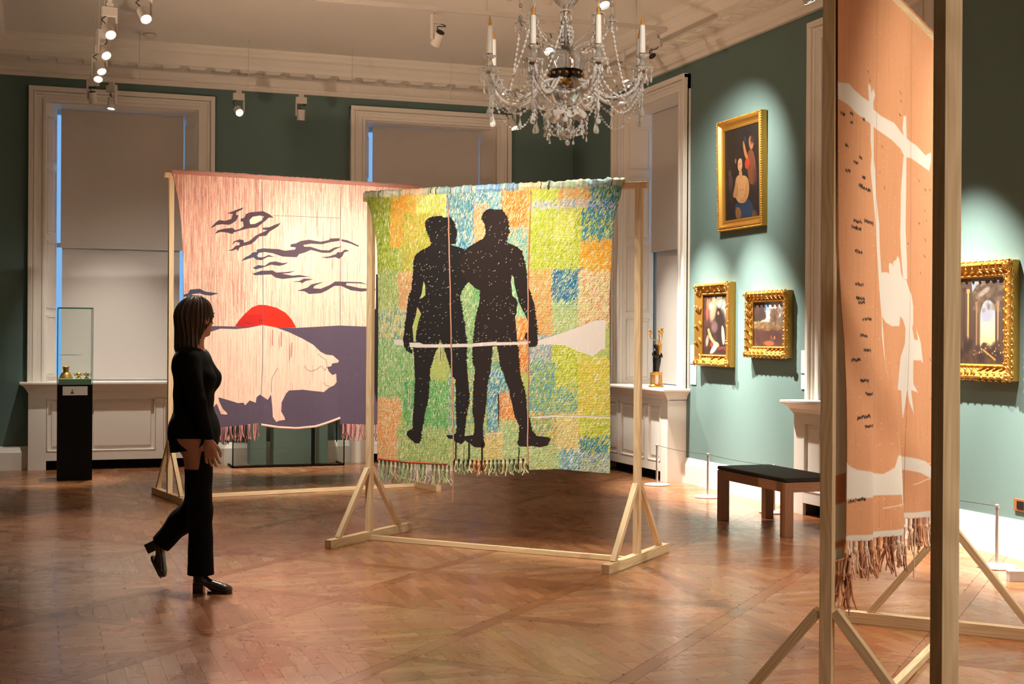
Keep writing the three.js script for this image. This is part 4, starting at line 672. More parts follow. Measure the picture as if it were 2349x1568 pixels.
// --- brown tapestry with white markings
{
  const { o, a, len, top } = ST.C, R = [-0.05, 2.45, 0.40, 2.95], TW = 1024, TH = 1044, S = TW / (R[1] - R[0]);
  const X = (cm) => (cm / 100 - R[0]) * S, Y = (cm) => TH - (cm / 100 - R[2]) * S;
  const draw = (c, full) => {
    c.fillStyle = css(212, 150, 106); c.fillRect(0, 0, TW, TH);
    for (let i = 0; i < 2600; i++) { const x = rnd() * TW, y = rnd() * TH; c.strokeStyle = vary([208, 144, 100], 24); c.globalAlpha = 0.5; c.lineWidth = 1.4; c.beginPath(); c.moveTo(x, y); c.lineTo(x, y + rr(10, 80)); c.stroke(); }
    c.globalAlpha = 1;
    for (let i = 0; i < 1600; i++) { c.fillStyle = vary([230, 190, 156], 20); c.fillRect(rnd() * TW, rnd() * TH, rr(2, 6), 1); }
    const white = (l) => { poly(c, l, X, Y); c.fillStyle = css(224, 214, 200); c.fill(); c.lineWidth = 2; c.strokeStyle = css(224, 214, 200, 0.7); c.setLineDash([3, 3]); c.stroke(); c.setLineDash([]); };
    if (!full) { const F = (h0, h1, col) => { c.fillStyle = css(...col); c.fillRect(0, Y(h1), TW, Y(h0) - Y(h1)); }; F(0, 300, [230, 222, 208]); F(90, 101, [206, 142, 100]); F(73.5, 76, [206, 142, 100]); return; }
    for (const k of ['beam', 'fork', 'rope_left', 'rope_top', 'rope_right', 'body', 'wave', 'hem_left', 'hem_right']) white(ART_C[k]);
    const st = ART_C.stitches; for (let i = 0; i < st.length; i += 2) { const x = X(st[i]), y = Y(st[i + 1]), L = i < 20 ? rr(14, 30) : rr(40, 66); for (let k = 0; k < L / 2.4; k++) { c.strokeStyle = css(24, 18, 18, rr(0.6, 1)); c.lineWidth = rr(2, 4); c.beginPath(); const xx = x - L / 2 + k * 2.4; c.moveTo(xx, y + rr(-2.5, 2.5)); c.lineTo(xx + rr(1, 5), y + rr(-2.5, 2.5)); c.stroke(); } }
    const fl = ART_C.flecks; for (let i = 0; i < fl.length; i += 2) { c.strokeStyle = css(84, 44, 30, 0.9); c.lineWidth = 2; c.beginPath(); c.moveTo(X(fl[i]), Y(fl[i + 1])); c.lineTo(X(fl[i]) + rr(4, 16), Y(fl[i + 1]) + rr(1, 6)); c.stroke(); }
    c.strokeStyle = css(226, 206, 180); c.lineWidth = 2; for (const [x0, y0, x1] of [[128, 93, 180], [130, 86, 176], [70, 82, 92]]) { c.beginPath(); c.moveTo(X(x0), Y(y0)); c.lineTo(X(x1), Y(y0) - 3); c.stroke(); }
    c.strokeStyle = css(150, 96, 60, 0.8); c.lineWidth = 1.6; for (const x of [57, 122]) { c.beginPath(); c.moveTo(X(x), 0); c.lineTo(X(x + 1), TH); c.stroke(); }
  };
  const mat = std({ map: canvas(TW, TH, (c) => draw(c, true)), bumpMap: rep(weaveBump, 7, 7), bumpScale: 0.002, roughness: 0.95 });
  const matB = std({ map: canvas(512, 522, (c) => { c.scale(0.5, 0.5); draw(c, false); }), bumpMap: rep(weaveBump, 7, 7), bumpScale: 0.002, roughness: 0.95 });
  const t = thing('tapestry', 'brown woven tapestry with white painted shapes and dark stitches', 'tapestry', [o[0], 0, o[1]], Math.atan2(-a[1], a[0]));
  const LE = edgeOf(ART_C.left_edge), hem = hemOf(ART_C.bottom);
  const RE = (h) => lerp(1.93, 2.28, smooth(0.7, 2.6, h));
  const off = (s, h, u, v) => { const w = smooth(0.55, 1, v); return 0.034 + w * (0.04 * Math.sin((s - 0.62) * 8.6) * smooth(0.45, 0.75, s) + 0.02 * Math.sin(s * 15 + 1)); };
  part('woven_panel', panelGeo(LE, (h) => lerp(0.58, 0.93, smooth(2.2, 0.7, h)), top - 0.05, hem, off, R, 30, 60), mat, t);
  part('woven_panel', panelGeo((h) => lerp(0.58, 0.93, smooth(2.2, 0.7, h)), (h) => lerp(1.22, 1.17, smooth(2.2, 0.7, h)), top - 0.05, hem, off, R, 24, 60), mat, t);
  part('woven_panel', panelGeo((h) => lerp(1.22, 1.17, smooth(2.2, 0.7, h)), RE, top - 0.05, hem, off, R, 30, 60), mat, t);
  { // the near edge folds back on itself
    const n = 50, pos = [], uv = [], idx = [];
    for (let j = 0; j <= n; j++) { const h = lerp(2.3, 0.69, j / n), w = 0.052 * smooth(2.3, 1.7, h); for (let i = 0; i <= 3; i++) { const f = i / 3; pos.push(LE(h) + 0.002 + 0.012 * Math.sin(f * 2.6), h - 0.02 * f, off(LE(h), h, 0, (top - 0.05 - h) / 2.2) - 0.004 - w * f); uv.push(f * 0.1, (h - R[2]) / (R[3] - R[2])); } }
    for (let j = 0; j < n; j++) for (let i = 0; i < 3; i++) { const p = j * 4 + i; idx.push(p, p + 1, p + 4, p + 1, p + 5, p + 4); }
    const g = new THREE.BufferGeometry(); g.setAttribute('position', new THREE.Float32BufferAttribute(pos, 3)); g.setAttribute('uv', new THREE.Float32BufferAttribute(uv, 2)); g.setIndex(idx); g.computeVertexNormals();
    part('folded_edge', g, matB, t);
  }
  const yarn = (r, g, b) => std({ color: new THREE.Color(css(r, g, b)), roughness: 0.95 });
  const tn = [yarn(222, 164, 122), yarn(186, 132, 100), yarn(232, 200, 174), yarn(160, 112, 88)];
  for (let i = 0; i < 44; i++) { const s = lerp(LE(0.7) + 0.01, RE(0.7) - 0.01, i / 43), hh = hem(s); part('tassel', tassel([s, hh + 0.004, off(s, hh, 0, 1) - 0.004], rr(0.10, 0.16), 0.0055, 5), tn[Math.floor(rnd() * 4)], t); }
  for (let i = 0; i < 5; i++) { const f = i / 4; part('tassel', tassel([LE(0.7) + 0.01, 0.69 - 0.02 * f, 0.03 - 0.052 * f], rr(0.12, 0.2), 0.0055, 5), tn[i % 3], t); }
  part('loose_thread', strand([LE(0.72) + 0.004, 0.70, 0.03], 0.13, 0.005, 0.02, 8), yarn(90, 74, 62), t);
  part('loose_thread', strand([1.28, 0.72, 0.05], 0.27, 0.003, 0.01, 8), yarn(216, 186, 150), t);
  part('rolled_edge', roll(0.0, 2.36, top + 0.004, -0.01, 0.027, 0.25), yarn(186, 126, 86), t);
}
// ---------------------------------------------------------------- framed paintings on the side wall
const blob = (c, x, y, rx, ry, col, al = 1, rot = 0) => { const g = c.createRadialGradient(0, 0, 0, 0, 0, 1); g.addColorStop(0, css(...col, al)); g.addColorStop(0.65, css(...col, al * 0.85)); g.addColorStop(1, css(...col, 0)); c.save(); c.translate(x, y); c.rotate(rot); c.scale(rx, ry); c.fillStyle = g; c.beginPath(); c.arc(0, 0, 1, 0, 7); c.fill(); c.restore(); };
const dabs = (c, n, x0, x1, y0, y1, cols, r0, r1, al = 0.5) => { for (let i = 0; i < n; i++) blob(c, lerp(x0, x1, rnd()), lerp(y0, y1, rnd()), rr(r0, r1), rr(r0, r1), pick(cols), al * rr(0.5, 1), rr(0, 3)); };
const flesh = (c, l, col) => {           // a softly shaded closed shape through the points
  const n = l.length / 2, P = (i) => [l[(i % n) * 2], l[(i % n) * 2 + 1]], mid = (a, b) => [(a[0] + b[0]) / 2, (a[1] + b[1]) / 2];
  for (let k = 0; k < 3; k++) { c.save(); c.globalAlpha = [1, 0.55, 0.4][k]; c.fillStyle = css(...col.map((v) => v * [0.72, 1, 1.12][k])); c.translate(k * -2.5, k * -2); c.beginPath(); const s = mid(P(n - 1), P(0)); c.moveTo(...s); for (let i = 0; i < n; i++) c.quadraticCurveTo(...P(i), ...mid(P(i), P(i + 1))); c.fill(); c.restore(); }
};
const PICT = {
  portrait: canvas(420, 560, (c, w, h) => {                        // half draped seated figure, a smaller winged one behind
    c.fillStyle = css(34, 24, 20); c.fillRect(0, 0, w, h); dabs(c, 160, 0, w, 0, h, [[44, 32, 26], [28, 20, 18], [52, 38, 28]], 30, 90, 0.4);
    blob(c, 70, 330, 34, 60, [106, 74, 68], 0.7); blob(c, 60, 270, 22, 30, [120, 88, 70], 0.6); blob(c, 80, 430, 30, 80, [60, 44, 48], 0.7);
    // winged figure behind
    flesh(c, [300, 150, 350, 160, 375, 230, 385, 330, 350, 372, 300, 360, 285, 300, 270, 240, 280, 190], [132, 72, 42]); flesh(c, [226, 90, 242, 92, 262, 150, 290, 196, 280, 214, 252, 196, 232, 140], [196, 126, 70]); flesh(c, [300, 80, 326, 70, 352, 90, 354, 130, 336, 156, 312, 150, 298, 118], [190, 122, 80]);
    blob(c, 342, 92, 34, 30, [54, 32, 22], 0.95); blob(c, 318, 118, 4, 3, [40, 20, 16], 1); blob(c, 334, 120, 4, 3, [40, 20, 16], 1); flesh(c, [250, 206, 300, 200, 316, 236, 284, 266, 248, 262], [200, 66, 36]); blob(c, 248, 84, 18, 30, [46, 54, 62], 0.9); blob(c, 366, 330, 34, 80, [84, 46, 40], 0.6);
    // seated figure
    flesh(c, [140, 560, 110, 520, 124, 470, 180, 452, 260, 440, 330, 470, 352, 530, 340, 560], [34, 58, 88]); for (let k = 0; k < 9; k++) { c.strokeStyle = css(58 + k * 3, 88, 122, 0.7); c.lineWidth = 6; c.beginPath(); c.moveTo(130 + k * 24, 470 + (k % 3) * 8); c.quadraticCurveTo(150 + k * 20, 510, 120 + k * 26, 556); c.stroke(); }
    flesh(c, [128, 490, 170, 486, 200, 520, 190, 560, 130, 560], [146, 98, 58]);
    flesh(c, [160, 290, 196, 300, 244, 300, 282, 322, 290, 372, 276, 430, 262, 462, 200, 470, 150, 452, 128, 420, 136, 360, 130, 318], [212, 156, 104]);
    flesh(c, [258, 312, 286, 324, 300, 380, 284, 440, 246, 458, 178, 452, 172, 436, 232, 430, 256, 400, 252, 350], [204, 146, 94]); flesh(c, [136, 318, 122, 360, 100, 402, 104, 424, 132, 430, 160, 400, 158, 350], [196, 138, 90]); c.strokeStyle = css(130, 84, 54, 0.8); c.lineWidth = 4; c.beginPath(); c.moveTo(256, 350); c.quadraticCurveTo(262, 400, 234, 428); c.stroke(); c.beginPath(); c.moveTo(176, 380); c.quadraticCurveTo(200, 394, 226, 380); c.stroke();
    flesh(c, [176, 262, 208, 258, 216, 300, 200, 316, 176, 306], [206, 150, 100]);
    flesh(c, [158, 196, 184, 180, 212, 192, 220, 228, 208, 262, 190, 274, 170, 264, 156, 232], [222, 166, 118]);
    flesh(c, [140, 200, 150, 166, 184, 152, 220, 164, 234, 200, 230, 246, 218, 232, 214, 200, 188, 186, 164, 198, 158, 230, 152, 280, 132, 250], [42, 26, 20]); blob(c, 134, 200, 10, 20, [190, 126, 126], 0.9); blob(c, 176, 224, 6, 3, [48, 24, 18], 1); blob(c, 200, 224, 6, 3, [48, 24, 18], 1); blob(c, 189, 240, 4, 7, [180, 120, 82], 0.9); blob(c, 189, 255, 9, 3, [166, 70, 56], 1);
    blob(c, 352, 548, 36, 34, [104, 80, 52], 1); blob(c, 40, 500, 60, 60, [30, 22, 18], 0.8);
  }),
  nocturne: canvas(360, 600, (c, w, h) => {                        // dark robed figures, pale light falling from above
    c.fillStyle = css(66, 40, 34); c.fillRect(0, 0, w, h); dabs(c, 120, 0, w, 0, h, [[84, 54, 46], [56, 34, 34], [96, 64, 54]], 20, 70, 0.4);
    blob(c, 150, 130, 60, 170, [214, 190, 160], 0.8, 0.2); blob(c, 250, 60, 110, 60, [150, 150, 120], 0.9); blob(c, 270, 100, 80, 60, [170, 196, 180], 0.9); blob(c, 310, 170, 60, 110, [190, 200, 184], 0.8); c.strokeStyle = css(90, 60, 40); c.lineWidth = 5; c.beginPath(); c.moveTo(300, 40); c.lineTo(240, 190); c.stroke();
    blob(c, 80, 90, 46, 80, [206, 130, 96], 0.8); blob(c, 60, 180, 30, 90, [190, 96, 76], 0.8); blob(c, 110, 110, 34, 44, [232, 206, 176], 0.9);
    blob(c, 262, 270, 88, 150, [56, 38, 34], 1); blob(c, 235, 170, 34, 44, [44, 28, 26], 1); blob(c, 228, 180, 18, 24, [196, 130, 96], 1); blob(c, 290, 400, 70, 150, [118, 88, 84], 0.9); blob(c, 260, 330, 40, 90, [150, 130, 124], 0.8); blob(c, 300, 330, 24, 100, [206, 190, 170], 0.8);
    flesh(c, [200, 190, 232, 150, 270, 170, 320, 250, 348, 420, 340, 520, 230, 520, 196, 400, 186, 290], [52, 36, 34]); flesh(c, [280, 300, 312, 330, 330, 440, 320, 500, 296, 500, 276, 400], [206, 188, 168]); flesh(c, [216, 170, 238, 166, 244, 196, 228, 208, 214, 194], [196, 132, 98]); blob(c, 170, 320, 60, 70, [136, 108, 112], 0.8); blob(c, 70, 370, 44, 60, [60, 36, 30], 0.8); flesh(c, [70, 360, 104, 362, 130, 420, 180, 470, 236, 480, 246, 520, 200, 530, 140, 480, 90, 430], [236, 196, 130]); flesh(c, [62, 346, 84, 334, 104, 352, 98, 384, 74, 388], [220, 160, 108]); flesh(c, [180, 470, 226, 500, 210, 540, 150, 590, 96, 596, 130, 540], [226, 206, 196]);  blob(c, 60, 460, 26, 70, [206, 176, 160], 0.9, 0.2); blob(c, 130, 500, 26, 34, [186, 66, 50], 0.9); blob(c, 280, 540, 80, 26, [150, 62, 40], 0.8); blob(c, 300, 570, 70, 40, [60, 36, 40], 0.9);
  }),
  landscape: canvas(420, 480, (c, w, h) => {                       // tall trees, a bright gap of sky, small figures on a path
    const g = c.createLinearGradient(0, 0, 0, h); g.addColorStop(0, css(196, 200, 220)); g.addColorStop(0.42, css(226, 206, 170)); g.addColorStop(0.5, css(120, 96, 60)); g.addColorStop(0.75, css(86, 54, 40)); g.addColorStop(1, css(96, 58, 44)); c.fillStyle = g; c.fillRect(0, 0, w, h);
    blob(c, 190, 60, 50, 80, [96, 146, 214], 0.9); blob(c, 180, 160, 70, 70, [236, 236, 240], 0.9); blob(c, 300, 60, 110, 70, [206, 196, 190], 0.8);
    dabs(c, 90, 0, 150, 0, 190, [[62, 44, 42], [74, 54, 48], [50, 36, 36]], 20, 46, 0.9); dabs(c, 60, 230, 340, 80, 220, [[104, 78, 62], [84, 62, 54], [120, 90, 66]], 16, 38, 0.8); dabs(c, 50, 330, 420, 40, 260, [[130, 116, 104], [96, 80, 74]], 14, 36, 0.7);
    c.strokeStyle = css(58, 38, 34); c.lineWidth = 8; for (const x of [40, 84, 290, 380]) { c.beginPath(); c.moveTo(x, 130); c.lineTo(x + 6, 330); c.stroke(); }
    dabs(c, 60, 0, w, 230, 290, [[126, 100, 64], [150, 120, 76], [96, 72, 50]], 16, 44, 0.7); blob(c, 160, 305, 90, 12, [222, 150, 70], 0.9); dabs(c, 120, 0, w, 310, 480, [[78, 46, 40], [92, 56, 44], [66, 40, 40]], 20, 60, 0.6); blob(c, 210, 445, 90, 34, [190, 104, 62], 0.8); blob(c, 268, 400, 12, 22, [60, 80, 130], 1); blob(c, 286, 385, 10, 24, [216, 120, 66], 1); blob(c, 240, 380, 8, 30, [176, 90, 50], 0.9);
  }),
  ruins: canvas(440, 600, (c, w, h) => {                           // classical ruin: columns and a great arch open to the sky
    const g = c.createLinearGradient(0, 0, 0, h); g.addColorStop(0, css(120, 130, 140)); g.addColorStop(0.45, css(150, 152, 162)); g.addColorStop(0.75, css(214, 186, 130)); g.addColorStop(1, css(60, 42, 32)); c.fillStyle = g; c.fillRect(0, 0, w, h);
    blob(c, 260, 260, 60, 60, [136, 140, 160], 0.9); blob(c, 270, 360, 70, 60, [222, 200, 156], 0.9);
    c.fillStyle = css(66, 50, 40); c.beginPath(); c.moveTo(120, 100); c.bezierCurveTo(160, 40, 240, 0, 330, 20); c.lineTo(440, 40); c.lineTo(440, 600); c.lineTo(345, 600); c.lineTo(345, 260); c.bezierCurveTo(345, 130, 215, 110, 200, 260); c.lineTo(200, 600); c.lineTo(0, 600); c.lineTo(0, 0); c.lineTo(110, 0); c.closePath(); c.fill();
    dabs(c, 90, 130, 430, 20, 230, [[92, 76, 62], [118, 100, 84], [76, 60, 50]], 10, 34, 0.6); blob(c, 240, 95, 70, 24, [170, 160, 150], 0.6, -0.5);
    c.lineWidth = 20; for (const [x, y0, col] of [[80, 100, [196, 140, 80]], [40, 90, [54, 38, 30]], [165, 190, [130, 100, 74]], [190, 200, [96, 74, 58]], [370, 190, [150, 118, 86]], [400, 190, [80, 60, 46]]]) { c.strokeStyle = css(...col); c.lineWidth = 16; c.beginPath(); c.moveTo(x, y0); c.lineTo(x, 470); c.stroke(); c.fillStyle = css(...col.map((v) => v * 0.9)); c.fillRect(x - 16, y0 - 26, 32, 28); }
    dabs(c, 110, 0, w, 460, 600, [[56, 38, 32], [40, 26, 24], [80, 56, 40]], 16, 50, 0.8); c.strokeStyle = css(206, 130, 60); c.lineWidth = 12; c.beginPath(); c.moveTo(230, 500); c.lineTo(350, 570); c.stroke(); dabs(c, 22, 120, 400, 450, 540, [[206, 150, 120], [176, 120, 90], [220, 186, 150]], 4, 10, 0.9); blob(c, 70, 470, 40, 70, [40, 26, 26], 0.9);
  }),
};
function paintingFrame(name, label, zc, yc, w, h, fw, tex, style, lean = 0) {
  const t = thing(name, label, 'painting', [XR - 0.004, yc - h / 2, zc], -Math.PI / 2);
  const iw = w / 2 - fw, ih = h / 2 - fw, D = style === 'plain' ? 0.07 : 0.085;
  const fx = new THREE.Matrix4().makeRotationX(lean);
  const up = (g) => g.applyMatrix4(fx).translate(0, h / 2, 0);
  const prof = style === 'plain' ? [[0, 0.02], [0, 0.032], [0.18, 0.036], [0.26, 0.030], [0.42, 0.040], [0.60, 0.066], [0.72, 0.070], [0.80, 0.060], [0.84, 0.064], [1, 0.058], [1, 0]]
    : [[0, 0.02], [0, 0.036], [0.10, 0.044], [0.17, 0.036], [0.30, 0.036], [0.55, 0.060], [0.78, 0.078], [0.90, 0.074], [1, 0.05], [1, 0]];
  const pos = [], uv = [];
  for (let i = 0; i < prof.length - 1; i++) for (let k = 0; k < 4; k++) {
    const P = (o, z, s) => { const a = iw + o * fw, b = ih + o * fw, c = [[-a, b], [a, b], [a, -b], [-a, -b]][(k + s) % 4]; return [c[0], c[1], z]; };
    const A = P(prof[i][0], prof[i][1], 0), B = P(prof[i][0], prof[i][1], 1), C = P(prof[i + 1][0], prof[i + 1][1], 1), Q = P(prof[i + 1][0], prof[i + 1][1], 0);
    pos.push(...A, ...B, ...C, ...A, ...C, ...Q); for (let q = 0; q < 6; q++) uv.push(pos[pos.length - 18 + q * 3], pos[pos.length - 17 + q * 3]);
  }
  const g = new THREE.BufferGeometry(); g.setAttribute('position', new THREE.Float32BufferAttribute(pos, 3)); g.setAttribute('uv', new THREE.Float32BufferAttribute(uv, 2)); g.computeVertexNormals();
  part('frame', up(g), style === 'plain' ? M.gold : M.gold, t);
  part('backing', up(bx(-w / 2 + 0.01, w / 2 - 0.01, -h / 2 + 0.01, h / 2 - 0.01, 0.002, 0.018)), M.goldDark, t);
  const pic = new THREE.PlaneGeometry(2 * iw, 2 * ih).translate(0, 0, 0.024);
  part('canvas', up(pic), phys({ map: tex, color: style === 'plain' ? lin(0.42, 0.42, 0.42) : lin(0.62, 0.62, 0.62), roughness: 0.5, clearcoat: 0.15, clearcoatRoughness: 0.3 }), t);
  // carving: beads on the plain frame, scrolling leaves on the ornate ones
  const leaf = (x, y, z, L, wd, rot) => plain(new THREE.SphereGeometry(1, 8, 6).scale(L, wd, 0.014).rotateZ(rot).translate(x, y, z));
  const curl = (x, y, z, r, a0, dirn) => { const pts = []; for (let i = 0; i <= 9; i++) { const f = i / 9, q = a0 + dirn * f * 4.6, R2 = r * (1 - f * 0.75); pts.push(V3(x + Math.cos(q) * R2, y + Math.sin(q) * R2, z + f * 0.006)); } return plain(new THREE.TubeGeometry(new THREE.CatmullRomCurve3(pts), 14, fw * 0.055, 5)); };
  const sides = [[0, ih, w, 0], [0, -ih, w, Math.PI], [iw, 0, h, -Math.PI / 2], [-iw, 0, h, Math.PI / 2]];
  const carve = [];
  for (const [cx, cy, L, rot] of sides) {
    const put = (along, out) => [cx + Math.cos(rot) * along - Math.sin(rot) * out, cy + Math.sin(rot) * along + Math.cos(rot) * out];
    if (style === 'plain') { const n = Math.round(L / 0.022); for (let i = 0; i < n; i++) { const [x, y] = put((i + 0.5) / n * L - L / 2, fw * 0.93); carve.push(plain(new THREE.SphereGeometry(0.0085, 6, 4).translate(x, y, 0.062))); } }
    else {
      const n = Math.max(3, Math.round(L / (style === 'deep' ? 0.075 : 0.16)));
      for (let i = 0; i < n; i++) {
        const c0 = (i + 0.5) / n * L - L / 2, sgn = i < n / 2 ? 1 : -1, [x, y] = put(c0, fw * 0.62);
        carve.push(curl(x, y, 0.070, fw * 0.24, rot + 0.6, sgn), leaf(...put(c0 + 0.022 * sgn, fw * 0.34), 0.044, 0.024, 0.008, rot + 0.5 * sgn), leaf(...put(c0 - 0.02 * sgn, fw * 0.82), 0.068, 0.022, 0.009, rot - 0.6 * sgn), leaf(...put(c0, fw * 0.10), 0.043, 0.016, 0.005, rot));
        if (style === 'deep') carve.push(curl(...put(c0 + 0.03, fw * 0.9), 0.058, fw * 0.17, rot + 2.2, -sgn), leaf(...put(c0 - 0.015, fw * 1.0), 0.052, 0.022, 0.008, rot + 0.25));
      }
    }
  }
  if (style !== 'plain') for (const sx of [-1, 1]) for (const sy of [-1, 1]) { const x = sx * (iw + fw * 0.6), y = sy * (ih + fw * 0.6); for (let k = 0; k < 5; k++) carve.push(leaf(x + sx * 0.012 * k * 0.5, y + sy * 0.012, 0.078, 0.036, 0.010, Math.atan2(sy, sx) + (k - 2) * 0.5)); carve.push(curl(x + sx * 0.02, y + sy * 0.02, 0.08, fw * 0.26, 1, sx * sy)); }
  part('carving', carve.map((q) => up(q)), style === 'plain' ? M.gold : M.goldBright, t);
  return t;
}
paintingFrame('painting', 'large high-hung painting of a half-draped seated figure in a plain gilt frame', -11.71, 3.092, 0.88, 1.075, 0.10, PICT.portrait, 'plain', 0.02);
paintingFrame('painting', 'tall painting of robed figures in a gilt frame, nearest the candelabra', -12.24, 1.638, 0.74, 0.83, 0.118, PICT.nocturne, 'carved');
paintingFrame('painting', 'small landscape painting of tall trees in a scrolling gilt frame above the bench', -11.18, 1.636, 0.76, 0.61, 0.10, PICT.landscape, 'deep');
paintingFrame('painting', 'painting of a ruined arch with columns in a deep gilt frame beside the thick post', -8.165, 1.638, 0.72, 0.84, 0.112, PICT.ruins, 'deep');

// text cards beside the paintings
const cardTex = (n, tint) => canvas(160, 220, (c, w, h) => { c.fillStyle = css(...tint); c.fillRect(0, 0, w, h); for (let i = 0; i < n; i++) { c.fillStyle = css(120, 120, 126, 0.75); c.fillRect(16, 24 + i * 13, (i % 5 === 4 ? 60 : 118) + rr(-8, 8), 3.4); } });
function card(label, z, y, w, h, n, tint) { const t = thing('wall_label', label, 'label', [XR - 0.001, y - h / 2, z], -Math.PI / 2); part('board', bx(-w / 2, w / 2, 0, h, 0, 0.006, 0.001), M.card, t); part('print', new THREE.PlaneGeometry(w - 0.004, h - 0.004).translate(0, h / 2, 0.0068), std({ map: cardTex(n, tint), roughness: 0.8 }), t); }
card('white text card, upper one left of the tall painting of robed figures', -12.76, 1.335, 0.13, 0.19, 11, [222, 226, 224]);
card('lilac text card, lower one left of the tall painting of robed figures', -12.76, 1.125, 0.13, 0.20, 12, [186, 186, 214]);
card('white text card, upper one right of the small landscape painting', -10.585, 1.30, 0.13, 0.20, 12, [226, 230, 230]);
card('white text card, lower one right of the small landscape painting', -10.585, 1.12, 0.13, 0.125, 6, [230, 232, 232]);
{ const t = thing('wall_plate', 'dark bronze socket plate low on the teal wall', 'plate', [XR - 0.001, 0.325, -7.70], -Math.PI / 2); part('plate', bx(-0.14, 0.14, 0, 0.085, 0, 0.012, 0.003), M.walnut, t); for (const x of [-0.07, 0.07]) part('socket', bx(x - 0.035, x + 0.035, 0.015, 0.07, 0.011, 0.016, 0.002), M.leather, t); }
{ const t = thing('floor_box', 'small white box on the floor at the foot of the nearest barrier post', 'box', [5.90, 0, -7.02], -0.33); part('body', bx(-0.16, 0.16, 0, 0.062, -0.03, 0.03, 0.003), M.steelWhite, t); part('lid', bx(-0.163, 0.163, 0.06, 0.068, -0.033, 0.033, 0.002), M.card, t); }
{ const t = thing('ceiling_sensor', 'small round sensor on the ceiling left of the lone spotlight', 'sensor', [1.161, CEIL - 0.05, -15.297]); part('body', lathe([[0.0, 0.0], [0.045, 0.002], [0.06, 0.018], [0.062, 0.03]], 24), M.lampWhite, t); part('base', lathe([[0.055, 0.028], [0.07, 0.03], [0.07, 0.05], [0, 0.05]], 24), M.lampWhite, t); part('slot', new THREE.TorusGeometry(0.052, 0.006, 6, 24).rotateX(Math.PI / 2).translate(0, 0.018, 0), M.cable, t); }

// ---------------------------------------------------------------- bench
{
  const t = thing('bench', 'low dark wooden bench with a black padded top beside the wall', 'bench', [5.605, 0, -9.65]);
  const L = 0.545, Wd = 0.245, s = 0.075, hT = 0.44;
  for (const [x, z] of [[-1, -1], [1, -1], [1, 1], [-1, 1]]) part('leg', bar([x * (Wd - s / 2), 0, z * (L - s / 2)], [x * (Wd - s / 2), hT - 0.025, z * (L - s / 2)], s, s, 0.003), M.walnut, t);
  for (const x of [-1, 1]) part('apron', bar([x * (Wd - 0.02), hT - 0.062, -L + s], [x * (Wd - 0.02), hT - 0.062, L - s], 0.075, 0.036, 0.002, Math.PI / 2), M.walnut, t);
  for (const z of [-1, 1]) part('apron', bar([-Wd + s, hT - 0.062, z * (L - 0.02)], [Wd - s, hT - 0.062, z * (L - 0.02)], 0.036, 0.075, 0.002, Math.PI / 2), M.walnut, t);
  part('cushion', new RoundedBoxGeometry(2 * Wd + 0.004, 0.032, 2 * L + 0.004, 3, 0.012).translate(0, hT - 0.008, 0), M.leather, t);
}
// ---------------------------------------------------------------- low barrier: posts and cords
const POSTS = [[6.027, -12.772, 'slim steel barrier post in front of the candelabra cabinet'], [6.031, -11.655, 'slim steel barrier post left of the bench below the tall painting'], [6.053, -10.469, 'slim steel barrier post seen behind the bench legs'], [6.04, -9.20, 'slim steel barrier post hidden behind the nearer timber posts'], [6.02, -7.513, 'slim steel barrier post beside the small white floor box']];
for (const [x, z, label] of POSTS) {
  const t = thing('barrier_post', label, 'barrier post', [x, 0, z]);
  part('base_plate', lathe([[0, 0], [0.125, 0], [0.128, 0.006], [0.122, 0.014], [0.02, 0.02], [0, 0.02]], 36), M.steelWhite, t);
  part('pole', cyl(0.0125, 0.0125, 0.385, 16, 0.015), M.steel, t);
  part('cap', lathe([[0.0125, 0.398], [0.016, 0.40], [0.016, 0.412], [0.010, 0.418], [0, 0.419]], 16), M.steel, t);
}
[['thin barrier wire from the candelabra cabinet to the second post', 0, 1], ['thin barrier wire running behind the bench', 1, 2], ['thin barrier wire between the bench and the brown tapestry', 2, 3], ['thin barrier wire ending at the post by the white floor box', 3, 4]].forEach(([label, a, b]) => {
  const A = POSTS[a], B = POSTS[b], pts = []; for (let i = 0; i <= 8; i++) { const f = i / 8; pts.push(V3(lerp(A[0], B[0], f), 0.405 - 0.012 * Math.sin(f * Math.PI), lerp(A[1], B[1], f))); }
  const m = part('barrier_wire', tube(pts, 0.0022, 16, 5), M.cable, scene); tag(m, label, 'barrier wire');
});

